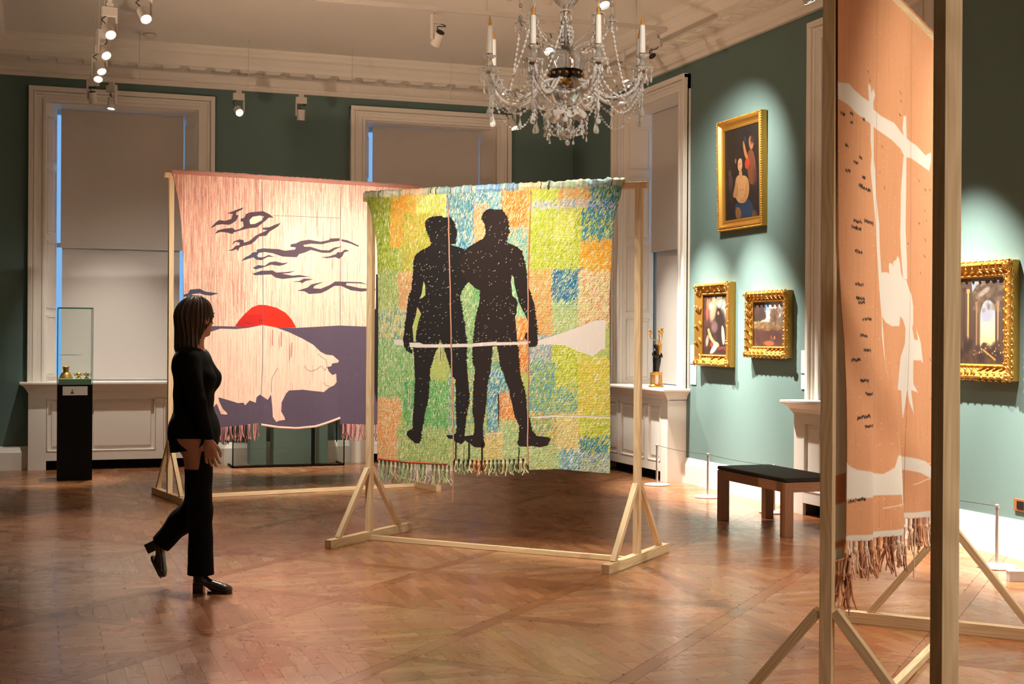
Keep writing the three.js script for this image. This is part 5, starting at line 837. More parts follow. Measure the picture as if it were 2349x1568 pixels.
// ---------------------------------------------------------------- small showcase on a black plinth
{
  const t = thing('showcase', 'black plinth with a glass cover and a white label, by the far window', 'showcase', [0.406, 0, -15.03]);
  const w = 0.172;
  part('plinth', bx(-w, w, 0, 0.985, -w, w, 0.003), M.black, t);
  part('pad', bx(-w + 0.012, w - 0.012, 0.985, 1.045, -w + 0.012, w - 0.012, 0.002), M.greenBase, t);
  const y0 = 0.985, y1 = 1.778, e = 0.006;
  const cover = part('glass_cover', [[[-w, 0], [w, 0]], [[-w, 1], [w, 1]]].map(([a, b]) => new THREE.PlaneGeometry(2 * w, y1 - y0).translate(0, (y0 + y1) / 2, a[1] ? w : -w)).concat([-w, w].map((x) => new THREE.PlaneGeometry(2 * w, y1 - y0).rotateY(Math.PI / 2).translate(x, (y0 + y1) / 2, 0)), [new THREE.PlaneGeometry(2 * w, 2 * w).rotateX(-Math.PI / 2).translate(0, y1, 0)]), M.caseGlass, t);
  for (const x of [-w, w]) for (const z of [-w, w]) part('glass_edge', bx(x - e / 2, x + e / 2, y0, y1, z - e / 2, z + e / 2), M.glassEdge, cover);
  for (const z of [-w, w]) part('glass_edge', bx(-w, w, y1 - e, y1 + e / 2, z - e / 2, z + e / 2), M.glassEdge, cover);
  for (const x of [-w, w]) part('glass_edge', bx(x - e / 2, x + e / 2, y1 - e, y1 + e / 2, -w, w), M.glassEdge, cover);
  part('label', new THREE.PlaneGeometry(0.245, 0.092).translate(0, 0.922, w + 0.002), std({ map: canvas(260, 98, (c, W2, H2) => { c.fillStyle = css(250, 250, 248); c.fillRect(0, 0, W2, H2); c.fillStyle = css(46, 46, 44); c.beginPath(); c.moveTo(78, 80); c.lineTo(84, 70); c.lineTo(92, 66); c.lineTo(96, 40); c.lineTo(99, 22); c.lineTo(102, 40); c.lineTo(106, 66); c.lineTo(114, 70); c.lineTo(120, 80); c.closePath(); c.fill(); c.fillStyle = css(140, 140, 140, 0.5); c.fillRect(120, 22, 2, 54); c.fillRect(84, 40, 2, 28); }), roughness: 0.6, emissive: lin(0, 0, 0) }), t);
  part('hook_rail', bx(-w + 0.03, w - 0.12, 1.285, 1.290, -w + 0.004, -w + 0.012), M.steel, t);
}
const gilt = (label, name, prof, x, z, extra) => { const t = thing(name, label, 'gilt object', [0.406 + x, 1.045, -15.03 + z]); part('body', lathe(prof, 32), M.goldBright, t); if (extra) extra(t); return t; };
gilt('gilt bell-shaped vessel with a tall neck in the small glass showcase', 'gilt_bell', [[0, 0], [0.070, 0], [0.072, 0.008], [0.066, 0.014], [0.060, 0.03], [0.046, 0.055], [0.032, 0.066], [0.028, 0.072], [0.030, 0.10], [0.034, 0.118], [0.036, 0.122], [0.030, 0.124], [0.027, 0.118], [0.020, 0.07], [0, 0.06]], -0.088, 0.03, (t) => { part('rim', new THREE.TorusGeometry(0.035, 0.004, 6, 28).rotateX(Math.PI / 2).translate(0, 0.122, 0), M.gold, t); });
gilt('small gilt urn with scrolled handles in the small glass showcase', 'gilt_urn', [[0, 0], [0.034, 0], [0.036, 0.006], [0.020, 0.012], [0.012, 0.02], [0.024, 0.034], [0.030, 0.046], [0.022, 0.056], [0.010, 0.062], [0.006, 0.075], [0, 0.078]], 0.038, 0.05, (t) => { for (const s of [-1, 1]) part('handle', tube([[s * 0.028, 0.045, 0], [s * 0.045, 0.055, 0], [s * 0.042, 0.034, 0], [s * 0.024, 0.03, 0]], 0.0035, 14, 6), M.gold, t); });
gilt('smallest gilt cup with a curved handle in the small glass showcase', 'gilt_cup', [[0, 0], [0.026, 0], [0.027, 0.006], [0.010, 0.012], [0.009, 0.022], [0.022, 0.030], [0.026, 0.044], [0.028, 0.052], [0.024, 0.052], [0.018, 0.034], [0, 0.03]], 0.115, 0.045, (t) => { part('handle', tube([[0.024, 0.044, 0], [0.045, 0.052, 0], [0.044, 0.030, 0], [0.020, 0.028, 0]], 0.0035, 14, 6), M.gold, t); part('finial', tube([[0.0, 0.03, 0], [0.0, 0.055, 0], [-0.008, 0.07, 0]], 0.004, 8, 6), M.gold, t); });

// ---------------------------------------------------------------- tall glass case between the far windows, with three teal plinths inside
{
  const t = thing('display_case', 'large glass display case with dark frame and teal panels behind the pink tapestry', 'display case', [2.775, 0, -15.93]);
  const w = 0.645, d = 0.215, hT = 2.1;
  part('base_frame', [bx(-w, w, 0, 0.022, d - 0.022, d), bx(-w, w, 0, 0.022, -d, -d + 0.022), bx(-w, -w + 0.022, 0, 0.022, -d, d), bx(w - 0.022, w, 0, 0.022, -d, d)], M.black, t);
  for (const x of [-1, 1]) for (const z of [-1, 1]) part('upright', bx(x * (w - 0.006) - 0.006, x * (w - 0.006) + 0.006, 0.02, hT, z * (d - 0.006) - 0.006, z * (d - 0.006) + 0.006), M.black, t);
  part('top_frame', [bx(-w, w, hT - 0.02, hT, d - 0.02, d), bx(-w, w, hT - 0.02, hT, -d, -d + 0.02), bx(-w, -w + 0.02, hT - 0.02, hT, -d, d), bx(w - 0.02, w, hT - 0.02, hT, -d, d)], M.black, t);
  const gp = (a) => part('glass_panel', a, M.caseGlass, t);
  gp(new THREE.PlaneGeometry(2 * w - 0.02, hT - 0.04).translate(0, hT / 2, d - 0.006)); for (const x of [-1, 1]) gp(new THREE.PlaneGeometry(2 * d - 0.02, hT - 0.04).rotateY(Math.PI / 2).translate(x * (w - 0.006), hT / 2, 0));
  for (const [x0, x1, z1] of [[-0.43, -0.245, 0.10], [-0.165, 0.270, 0.13], [0.295, 0.475, 0.08]]) part('plinth', bx(x0, x1, 0.022, 1.15, -0.12, z1, 0.003), M.caseTeal, t);
  part('mullion', bx(0.268, 0.297, 0.022, hT - 0.02, d - 0.016, d - 0.001), M.black, t);
}

// ---------------------------------------------------------------- candelabra on the ledge
{
  const t = thing('candelabra', 'gilt and dark bronze three-branched candelabra on the side window ledge', 'candelabra', [6.335, 0.976, -13.46], 0.3);
  const hex = (r0, r1, y0, y1) => new THREE.CylinderGeometry(r1, r0, y1 - y0, 6).translate(0, (y0 + y1) / 2, 0);
  part('foot', [hex(0.085, 0.082, 0, 0.012), hex(0.080, 0.062, 0.012, 0.03), hex(0.062, 0.058, 0.03, 0.04)].map(plain), M.gold, t);
  part('pedestal', plain(hex(0.054, 0.054, 0.04, 0.128)), M.marble, t);
  for (let k = 0; k < 6; k++) { const q = k * Math.PI / 3 + Math.PI / 6; part('column', cyl(0.010, 0.009, 0.09, 10, 0.04).translate(Math.sin(q + Math.PI / 6) * 0.056, 0, Math.cos(q + Math.PI / 6) * 0.056), M.gold, t); }
  part('capital', [hex(0.062, 0.070, 0.128, 0.142), hex(0.070, 0.066, 0.142, 0.155), hex(0.045, 0.042, 0.155, 0.165)].map(plain), M.gold, t);
  const prof = [[0.028, 0.163], [0.034, 0.17], [0.034, 0.20], [0.040, 0.245], [0.048, 0.285], [0.046, 0.31], [0.036, 0.345], [0.038, 0.37], [0.042, 0.385], [0.030, 0.40], [0.014, 0.408], [0.013, 0.418]], fig = lathe(prof, 24), fp = fig.attributes.position;
  for (let i = 0; i < fp.count; i++) { const q = Math.atan2(fp.getZ(i), fp.getX(i)), y = fp.getY(i), k = 1 + (y < 0.34 ? 0.07 * Math.sin(q * 9 + y * 30) : 0); fp.setX(i, fp.getX(i) * k + 0.008 * Math.sin((y - 0.16) * 12)); fp.setZ(i, fp.getZ(i) * k * 0.85); } fig.computeVertexNormals();
  const f = part('statuette', fig, M.bronze, t);
  part('head', [plain(new THREE.SphereGeometry(0.021, 16, 12).scale(0.9, 1.15, 1).translate(-0.012, 0.437, 0)), plain(new THREE.SphereGeometry(0.016, 10, 8).translate(-0.022, 0.448, -0.008))], M.bronze, f);
  for (const s of [-1, 1]) part('arm', tube([[s * 0.038, 0.385, 0], [s * 0.060, 0.35, 0.012], [s * 0.050, 0.325, 0.035], [s * 0.008, 0.335, 0.05]], 0.011, 16, 8), M.bronze, f);
  part('sheaf', lathe([[0.004, 0.33], [0.012, 0.35], [0.024, 0.40], [0.028, 0.44], [0.020, 0.468], [0.008, 0.485], [0.006, 0.56], [0, 0.56]], 14).translate(0.016, 0, 0.03), M.gold, t);
  [[0.016, 0.03, 0.016, 0.03, 0.565], [0.016, 0.03, -0.10, 0.015, 0.565], [0.016, 0.03, 0.092, -0.01, 0.585]].forEach(([x0, z0, x, z, y], k) => {
    const b = part('branch', k ? tube([[x0, 0.475, z0], [lerp(x0, x, 0.35), 0.505, z0], [lerp(x0, x, 0.75), 0.51, lerp(z0, z, 0.7)], [x, 0.54, z], [x, y, z]], 0.0055, 20, 7) : rod([x0, 0.5, z0], [x, y, z], 0.0065), M.gold, t);
    part('socket', lathe([[0.004, y - 0.01], [0.012, y], [0.024, y + 0.008], [0.024, y + 0.012], [0.012, y + 0.014], [0.012, y + 0.038], [0.018, y + 0.043], [0.018, y + 0.048], [0.009, y + 0.046], [0, y + 0.03]], 16).translate(x, 0, z), M.gold, b);
  });
}
// ---------------------------------------------------------------- crystal chandelier (local y = height above its lowest drop)
{
  const t = thing('chandelier', 'large crystal chandelier with white candles and hanging bead chains', 'chandelier', [2.918, 2.615, -7.455], -19.2 * Math.PI / 180);
  const y = (h) => h - 2.615;
  const flute = (g, n, amp) => { const p = g.attributes.position; for (let i = 0; i < p.count; i++) { const q = Math.atan2(p.getZ(i), p.getX(i)), k = 1 + amp * Math.cos(q * n); p.setX(i, p.getX(i) * k); p.setZ(i, p.getZ(i) * k); } g.computeVertexNormals(); return g; };
  const L = (pts, seg = 24) => lathe(pts.map(([r, h]) => [r, y(h)]), seg);
  part('ceiling_rod', rod([0, y(3.55), 0], [0, y(CEIL - 0.03), 0], 0.008), M.goldDark, t);
  part('ceiling_rose', L([[0.012, CEIL - 0.10], [0.05, CEIL - 0.07], [0.075, CEIL - 0.03], [0.08, CEIL], [0, CEIL]]), M.gold, t);
  part('core_rod', rod([0, y(2.70), 0], [0, y(3.56), 0], 0.006), M.goldDark, t);
  part('stem', L([[0.008, 3.17], [0.03, 3.18], [0.018, 3.20], [0.028, 3.22], [0.04, 3.25], [0.028, 3.29], [0.018, 3.31], [0.03, 3.325], [0.034, 3.34], [0.022, 3.36], [0.014, 3.38], [0.012, 3.42]]), M.crystal, t);
  part('upper_bowl', flute(L([[0.010, 3.42], [0.035, 3.425], [0.062, 3.45], [0.078, 3.49], [0.082, 3.53], [0.077, 3.53], [0.058, 3.46], [0.03, 3.435], [0.010, 3.43]], 48), 12, 0.03), M.crystal, t);
  part('upper_collar', L([[0.012, 3.385], [0.02, 3.39], [0.016, 3.405], [0.020, 3.42], [0.010, 3.425]]), M.gold, t);
  part('dome', flute(L([[0.096, 3.05], [0.106, 3.07], [0.109, 3.10], [0.106, 3.13], [0.092, 3.155], [0.06, 3.168], [0.02, 3.172], [0.018, 3.168], [0.06, 3.163], [0.088, 3.15], [0.101, 3.128], [0.104, 3.10], [0.101, 3.07], [0.092, 3.05]], 72), 18, 0.028), M.crystal, t);
  part('band', L([[0.06, 3.055], [0.098, 3.055], [0.100, 3.048], [0.098, 3.01], [0.085, 3.004], [0.06, 3.004]], 48), M.bronze, t);
  const bn = []; for (let k = 0; k < 16; k++) { const q = k * Math.PI / 8; bn.push(plain(new THREE.SphereGeometry(0.011, 8, 6).translate(Math.sin(q) * 0.099, y(3.03), Math.cos(q) * 0.099))); }
  part('boss_ring', bn, M.goldDark, t);
  part('gilt_collar', flute(L([[0.06, 3.004], [0.084, 3.004], [0.086, 2.99], [0.080, 2.975], [0.070, 2.965], [0.05, 2.962]], 48), 16, 0.02), M.gold, t);
  part('receiver_bowl', flute(L([[0.068, 2.965], [0.085, 2.95], [0.082, 2.91], [0.06, 2.87], [0.035, 2.855], [0.02, 2.85], [0.02, 2.856], [0.034, 2.862], [0.056, 2.876], [0.077, 2.912], [0.080, 2.95], [0.066, 2.96]], 48), 12, 0.02), M.crystal, t);
  const dish = L([[0.02, 2.845], [0.06, 2.845], [0.10, 2.83], [0.128, 2.80], [0.132, 2.785], [0.127, 2.785], [0.122, 2.80], [0.097, 2.824], [0.06, 2.838], [0.02, 2.838]], 96), dp = dish.attributes.position;
  for (let i = 0; i < dp.count; i++) { const r = Math.hypot(dp.getX(i), dp.getZ(i)), q = Math.atan2(dp.getZ(i), dp.getX(i)); dp.setY(i, dp.getY(i) - smooth(0.06, 0.13, r) * 0.022 * (0.5 + 0.5 * Math.cos(q * 9))); } dish.computeVertexNormals();
  part('scalloped_dish', dish, M.cut, t);
  part('dish_nut', L([[0.0, 2.80], [0.018, 2.80], [0.016, 2.79], [0.008, 2.785], [0.008, 2.755], [0, 2.755]]), M.bronze, t);
  const facet = (r, sy, seg = 10, rows = 7) => { const g = new THREE.SphereGeometry(r, seg, rows).scale(1, sy, 1).toNonIndexed(); g.computeVertexNormals(); return plain(g); };
  part('crystal_ball', facet(0.042, 1.05, 12, 8).translate(0, y(2.695), 0), M.crystal, t);
  part('crystal_ball', facet(0.022, 1.1).translate(0, y(2.745), 0), M.crystal, t);
  part('crystal_ball', facet(0.015, 1.2).translate(0.012, y(2.634), 0.008), M.crystal, t);
  // shapes shared by the loops
  const bead = (s) => plain(new THREE.OctahedronGeometry(s, 0).scale(0.85, 1.25, 0.85));
  const dropGeo = (hgt, wd) => { const g = new THREE.LatheGeometry([[0, 1], [0.09, 0.92], [0.28, 0.72], [0.66, 0.48], [0.94, 0.32], [1, 0.23], [0.90, 0.11], [0.58, 0.03], [0, 0]].reverse().map(([r, v]) => new THREE.Vector2(r * wd / 2, v * hgt)), 8).toNonIndexed(); g.scale(1, 1, 0.55); g.computeVertexNormals(); return plain(g); };
  const BIG = dropGeo(0.088, 0.044), MID = dropGeo(0.075, 0.032), SMALL = dropGeo(0.04, 0.018);
  const chain = (pts, s0, parent = t) => { const s = s0 * 1.18;                         // beads threaded along a line of points
    const c = new THREE.CatmullRomCurve3(pts), n = Math.max(2, Math.round(c.getLength() / (s * 2.35))), g = [];
    for (let i = 0; i <= n; i++) { const p = c.getPointAt(i / n), d = c.getTangentAt(i / n); g.push(bead(s * rr(0.85, 1.1)).applyQuaternion(new THREE.Quaternion().setFromUnitVectors(V3(0, 1, 0), d)).translate(p.x, p.y, p.z)); }
    return part('bead_chain', g, M.cut, parent);
  };
  const sag = (a, b, d, n = 8) => Array.from({ length: n + 1 }, (_, i) => { const f = i / n; return V3(lerp(a[0], b[0], f), lerp(a[1], b[1], f) - d * 4 * f * (1 - f), lerp(a[2], b[2], f)); });
  const hang = (x, h, z, n, geo, hgt, parent = t) => { const len = n * 0.028; if (n) chain([V3(x, y(h), z), V3(x, y(h - len), z)], 0.0105, parent); const m = part('crystal_drop', geo, M.cut, parent); m.position.set(x, y(h - len) - hgt - 0.012, z); m.rotation.y = rnd() * 6; };
  const N = 8, R = 0.47, at = (q, r, h) => [Math.sin(q) * r, y(h), Math.cos(q) * r];
  const angle = (k) => (-25 + k * 45) * Math.PI / 180;
  // one arm, with its dish, candle and flame-shaped bulb, repeated
  const path = [[0.075, 3.0], [0.13, 2.985], [0.19, 2.93], [0.27, 2.885], [0.35, 2.885], [0.42, 2.925], [0.46, 2.985], [0.47, 3.02]];
  const armGeo = merge([plain(tube(path.map(([r, h]) => [0.012, y(h), r]), 0.0085, 40, 8)), plain(tube(path.map(([r, h]) => [-0.012, y(h) - 0.004, r]), 0.0075, 40, 8))]);
  const pan = (r, h) => { const g = L([[0.008, h - 0.004], [r * 0.5, h - 0.006], [r * 0.9, h + 0.006], [r, h + 0.012], [r * 0.96, h + 0.013], [r * 0.85, h + 0.009], [r * 0.5, h - 0.001], [0.008, h]], 32), p = g.attributes.position; for (let i = 0; i < p.count; i++) { const q = Math.atan2(p.getZ(i), p.getX(i)), rr2 = Math.hypot(p.getX(i), p.getZ(i)), k = 1 + smooth(r * 0.5, r, rr2) * 0.13 * Math.cos(q * 8); p.setX(i, p.getX(i) * k); p.setZ(i, p.getZ(i) * k); } g.computeVertexNormals(); return g; };
  const lowPan = pan(0.062, 3.02), highPan = pan(0.036, 3.095);
  const vase = L([[0.012, 3.02], [0.020, 3.03], [0.024, 3.045], [0.018, 3.065], [0.013, 3.08], [0.020, 3.095], [0.010, 3.095], [0.008, 3.03]], 16);
  const collar = plain(L([[0.017, 3.098], [0.019, 3.10], [0.019, 3.118], [0.016, 3.12], [0.0, 3.12]], 16)), ferrule = plain(L([[0.010, 3.005], [0.016, 3.008], [0.016, 3.018], [0.010, 3.022]], 16));
  const candle = L([[0, 3.112], [0.0185, 3.112], [0.0180, 3.16], [0.0160, 3.268], [0.0150, 3.276], [0.006, 3.28], [0, 3.28]], 20);
  const flame = L([[0.007, 3.278], [0.010, 3.283], [0.0095, 3.292], [0.006, 3.312], [0.002, 3.332], [0, 3.338]], 12);
  const prisms = []; for (let k = 0; k < 8; k++) { const q = k * Math.PI / 4; prisms.push(bead(0.008).translate(Math.sin(q) * 0.056, y(3.012), Math.cos(q) * 0.056), SMALL.clone().rotateY(q).translate(Math.sin(q) * 0.056, y(2.955), Math.cos(q) * 0.056)); }
  const prismGeo = merge(prisms);
  for (let k = 0; k < N; k++) {
    const q = angle(k), arm = part('arm', armGeo, M.cut, t); arm.rotation.y = q;
    const on = (name, g, m) => { const p = part(name, g, m, arm); p.position.set(0, 0, R); return p; };
    on('drip_pan', lowPan, M.cut); on('drip_pan', highPan, M.cut); on('nozzle', vase, M.crystal); on('collar', collar, M.goldDark); on('ferrule', ferrule, M.goldDark); on('candle', candle, M.wax); on('flame_bulb', flame, M.amber); on('prisms', prismGeo, M.cut);
    const p = at(q, R, 0); hang(p[0], 2.965, p[2], 4, BIG, 0.088);
    const q2 = angle(k + 1), a = at(q, R - 0.01, 2.985), b = at(q2, R - 0.01, 2.985), a2 = at(q, R, 2.93), b2 = at(q2, R, 2.93), mid = at((q + q2) / 2, 0.30, 2.90);
    chain(sag(a, b, 0.13), 0.011); chain(sag(a2, b2, 0.17), 0.0085);
    chain(sag(at(q, R - 0.02, 2.99), at(q, 0.09, 3.0), 0.10), 0.010);
    hang(...at((q + q2) / 2, 0.265, 0).map((v, i) => i === 1 ? 2.885 : v), 3, MID, 0.075);
    chain(sag(at(q, 0.10, 2.995), at(q2, 0.10, 2.995), 0.05), 0.009);
    // upper tier: short curved arm, star, spire and the chain that falls to the big arm
    const qu = (q + q2) / 2, U = (r, h) => V3(...at(qu, r, h));
    part('upper_arm', tube([U(0.03, 3.17), U(0.10, 3.21), U(0.18, 3.24), U(0.24, 3.29), U(0.265, 3.33)], 0.0065, 24, 6), M.crystal, t);
    const star = []; for (let s = 0; s < 6; s++) { const z = s * Math.PI / 3; star.push(plain(new THREE.SphereGeometry(0.011, 6, 5).scale(1, 0.35, 2.2).rotateX(0.5).rotateY(z).translate(Math.sin(z) * 0.022, 0.008, Math.cos(z) * 0.022)), SMALL.clone().scale(0.8, 0.8, 0.8).rotateY(z).translate(Math.sin(z) * 0.034, -0.05, Math.cos(z) * 0.034)); }
    const st = part('star_pan', star, M.cut, t); st.position.copy(U(0.265, 3.335));
    part('spire', [plain(rod([0, 0, 0], [0, 0.19, 0], 0.0055, 8)), facet(0.014, 1.3).translate(0, 0.03, 0), facet(0.011, 1.3).translate(0, 0.10, 0)], M.crystal, st);
    chain(sag(at(qu, 0.265, 3.33), at(q, 0.37, 2.915), 0.04), 0.0105); chain(sag(at(qu, 0.265, 3.33), at(angle(k + 1), 0.10, 3.17), 0.05), 0.009);
    chain([U(0.265, 3.52), V3(...at(qu, 0.17, 3.62)), V3(...at(qu, 0.03, 3.75))], 0.010);
  }
  for (let k = 0; k < 10; k++) { const q = k * Math.PI / 5 + 0.2, p = at(q, 0.122, 0); hang(p[0], 2.775, p[2], k % 2 ? 2 : 3, SMALL, 0.04); const a = at(q, 0.118, 2.735), b = at(q + Math.PI / 5, 0.118, 2.735); chain(sag(a, b, 0.045, 5), 0.0085); if (k % 2) chain(sag(at(q, 0.118, 2.72), at(q, 0.03, 2.685), 0.02, 4), 0.0085); const f = part('crystal_drop', SMALL, M.cut, t); f.position.set(Math.sin(q) * 0.05, y(2.70) - 0.03, Math.cos(q) * 0.05); f.rotation.y = q; }
  for (let k = 0; k < 12; k++) { const q = k * Math.PI / 6; chain([V3(...at(q, 0.02, 3.33)), V3(...at(q, 0.038, 3.28)), V3(...at(q, 0.03, 3.20))], 0.010); }
}
// ---------------------------------------------------------------- person (local: x forward, y up, z to the right-hand side)
function sdf(fn, lo, hi, res) {
  const mc = new MarchingCubes(res, new THREE.MeshBasicMaterial(), false, false, 400000), c = lo.map((v, i) => (v + hi[i]) / 2), h = lo.map((v, i) => (hi[i] - v) / 2), half = res / 2;
  for (let k = 0; k < res; k++) for (let j = 0; j < res; j++) for (let i = 0; i < res; i++) mc.field[i + j * res + k * res * res] = -fn(c[0] + (i - half) / half * h[0], c[1] + (j - half) / half * h[1], c[2] + (k - half) / half * h[2]);
  mc.isolation = 0; mc.update();
  const n = mc.count, p = new Float32Array(n * 3);
  for (let i = 0; i < n; i++) for (let a = 0; a < 3; a++) p[i * 3 + a] = c[a] + mc.positionArray[i * 3 + a] * h[a];
  let g = new THREE.BufferGeometry(); g.setAttribute('position', new THREE.BufferAttribute(p, 3)); g = mergeVertices(g, 1e-4); g.computeVertexNormals(); return g;
}
{
  const smin = (a, b, k) => { const h = clamp(0.5 + 0.5 * (b - a) / k, 0, 1); return b + (a - b) * h - k * h * (1 - h); };
  const cap = (x, y, z, a, b, r0, r1, fl = 1) => { const bx2 = b[0] - a[0], by = b[1] - a[1], bz = b[2] - a[2], px2 = x - a[0], py = y - a[1], pz = z - a[2], t = clamp((px2 * bx2 + py * by + pz * bz) / (bx2 * bx2 + by * by + bz * bz), 0, 1); return Math.hypot(px2 - bx2 * t, py - by * t, (pz - bz * t) * fl) - lerp(r0, r1, t); };
  const ell = (x, y, z, c, r) => { const a = (x - c[0]) / r[0], b = (y - c[1]) / r[1], d = (z - c[2]) / r[2], k = Math.hypot(a, b, d); return (k - 1) * Math.min(...r); };
  const J = { hipR: [-0.075, 0.90, 0.085], kneeR: [-0.045, 0.49, 0.085], ankR: [-0.045, 0.11, 0.08], hipL: [-0.095, 0.90, -0.085], kneeL: [-0.105, 0.50, -0.09], ankL: [-0.315, 0.265, -0.09], shR: [-0.105, 1.365, 0.165], elR: [-0.035, 1.12, 0.215], wrR: [0.025, 0.895, 0.205], shL: [-0.115, 1.365, -0.165], elL: [-0.17, 1.12, -0.215], wrL: [-0.10, 0.90, -0.20] };
  const t = thing('person', 'woman with long brown hair in a short black dress walking past the pink tapestry', 'person', [0.995, 0, -8.215], 19.2 * -Math.PI / 180);
  const torso = (x, y, z) => {
    let d = cap(x, y, z, [-0.10, 0.93, -0.075], [-0.10, 0.93, 0.075], 0.112, 0.112);               // pelvis
    d = smin(d, ell(x, y, z, [-0.135, 0.935, 0.08], [0.082, 0.10, 0.082]), 0.05); d = smin(d, ell(x, y, z, [-0.135, 0.935, -0.08], [0.082, 0.10, 0.082]), 0.05);
    d = smin(d, cap(x, y, z, [-0.105, 1.0, 0], [-0.11, 1.13, 0], 0.105, 0.088, 0.72), 0.06);       // waist
    d = smin(d, cap(x, y, z, [-0.11, 1.15, 0], [-0.115, 1.30, 0], 0.092, 0.105, 0.66), 0.06);      // rib cage
    d = smin(d, cap(x, y, z, [-0.12, 1.355, -0.12], [-0.12, 1.355, 0.12], 0.062, 0.062), 0.07);    // shoulders
    d = smin(d, ell(x, y, z, [-0.035, 1.245, 0.07], [0.062, 0.065, 0.066]), 0.035); d = smin(d, ell(x, y, z, [-0.035, 1.245, -0.07], [0.062, 0.065, 0.066]), 0.035);
    return d;
  };
  const armUp = (x, y, z, s) => smin(cap(x, y, z, J['sh' + s], J['el' + s], 0.050, 0.038), cap(x, y, z, J['el' + s], J['wr' + s], 0.037, 0.025), 0.02);
  const leg = (x, y, z, s, grow = 0) => { const d = smin(cap(x, y, z, J['hip' + s], J['knee' + s], 0.088, 0.056), cap(x, y, z, J['knee' + s], J['ank' + s], 0.054, 0.036), 0.03); return smin(d, ell(x, y, z, s === 'R' ? [-0.050, 0.34, 0.085] : [-0.195, 0.395, -0.09], s === 'R' ? [0.048, 0.11, 0.048] : [0.055, 0.055, 0.05]), 0.03) - grow; };
  // head turned a little away; local head frame: f forward, s to its right
  const HC = [-0.085, 1.605, 0], yawH = 0.95, ch = Math.cos(yawH), sh = Math.sin(yawH);
  const toHead = (x, y, z) => { const dx = x - HC[0], dz = z - HC[2]; return [dx * ch - dz * sh, y - HC[1], dx * sh + dz * ch]; };
  const face = (x, y, z) => {
    const [f, u, s] = toHead(x, y, z);
    let d = ell(f, u, s, [-0.012, 0.018, 0], [0.092, 0.098, 0.074]);
    d = smin(d, ell(f, u, s, [0.030, -0.045, 0], [0.052, 0.068, 0.054]), 0.03);                   // jaw
    d = smin(d, ell(f, u, s, [0.066, -0.094, 0], [0.018, 0.016, 0.020]), 0.02);                   // chin
    d = smin(d, cap(f, u, s, [0.078, 0.012, 0], [0.100, -0.030, 0], 0.008, 0.012), 0.014);        // nose
    d = smin(d, ell(f, u, s, [0.080, -0.060, 0], [0.012, 0.010, 0.022]), 0.010);                  // lips
    for (const k of [-1, 1]) { d = Math.max(d, -ell(f, u, s, [0.088, 0.010, k * 0.031], [0.016, 0.011, 0.017])); d = smin(d, ell(f, u, s, [0.076, 0.028, k * 0.031], [0.012, 0.007, 0.024]), 0.01); d = smin(d, ell(f, u, s, [-0.005, -0.008, k * 0.076], [0.020, 0.032, 0.010]), 0.008); }
    return d;
  };
  const neck = (x, y, z) => cap(x, y, z, [-0.115, 1.38, 0], [-0.098, 1.53, 0], 0.056, 0.050);
  const skinMat = phys({ color: lin(0.46, 0.225, 0.155), roughness: 0.55 });
  const body = (x, y, z) => {
    let d = smin(torso(x, y, z), neck(x, y, z), 0.05);
    for (const s of ['R', 'L']) { d = smin(d, armUp(x, y, z, s), 0.035); d = smin(d, leg(x, y, z, s), 0.04); }
    return d;
  };
  // hands: palm and five bent fingers each
  const hand = (s) => {
    const w = J['wr' + s], e = J['el' + s], k = s === 'R' ? 1 : -1, dir = V3(w[0] - e[0], w[1] - e[1], w[2] - e[2]).normalize(); dir.lerp(V3(0.08, -1, 0), 0.65).normalize();
    const fwd = V3(1, 0, 0).addScaledVector(dir, -dir.x).normalize(), out = V3(0, 0, k);            // thumb to the front, back of the hand outwards
    const P = (a, b, c) => [w[0] + dir.x * a + fwd.x * b - out.x * c, w[1] + dir.y * a + fwd.y * b - out.y * c, w[2] + dir.z * a + fwd.z * b - out.z * c];
    const seg = [[P(-0.02, 0, 0), P(0.02, 0.0, 0), 0.025, 0.026], [P(0.02, 0.018, 0), P(0.082, 0.026, 0.004), 0.017, 0.012], [P(0.02, 0.004, 0), P(0.086, 0.009, 0.004), 0.017, 0.012], [P(0.02, -0.010, 0), P(0.084, -0.009, 0.004), 0.017, 0.012], [P(0.02, -0.020, 0), P(0.076, -0.026, 0.004), 0.016, 0.011]];
    const f = []; [[0.082, 0.027, 0.036, 0.024, 0.018], [0.088, 0.009, 0.040, 0.027, 0.020], [0.085, -0.010, 0.037, 0.025, 0.019], [0.077, -0.027, 0.029, 0.019, 0.016]].forEach(([a, b, l1, l2, l3], i) => { const sp = (1.5 - i) * 0.004, p0 = P(a, b, 0.004), p1 = P(a + l1 * 0.93, b + sp, 0.004 + l1 * 0.36), p2 = P(a + l1 * 0.93 + l2 * 0.72, b + sp * 1.4, 0.004 + l1 * 0.36 + l2 * 0.69), p3 = P(a + l1 * 0.93 + l2 * 0.72 + l3 * 0.45, b + sp * 1.5, 0.004 + l1 * 0.36 + l2 * 0.69 + l3 * 0.9); f.push([[p0, p1, 0.0092, 0.0082], [p1, p2, 0.0082, 0.0074], [p2, p3, 0.0074, 0.0062]]); });
    const th = [[P(0.02, 0.022, 0.006), P(0.050, 0.044, 0.016), 0.014, 0.011], [P(0.050, 0.044, 0.016), P(0.078, 0.050, 0.026), 0.010, 0.009], [P(0.078, 0.050, 0.026), P(0.098, 0.048, 0.034), 0.009, 0.007]];
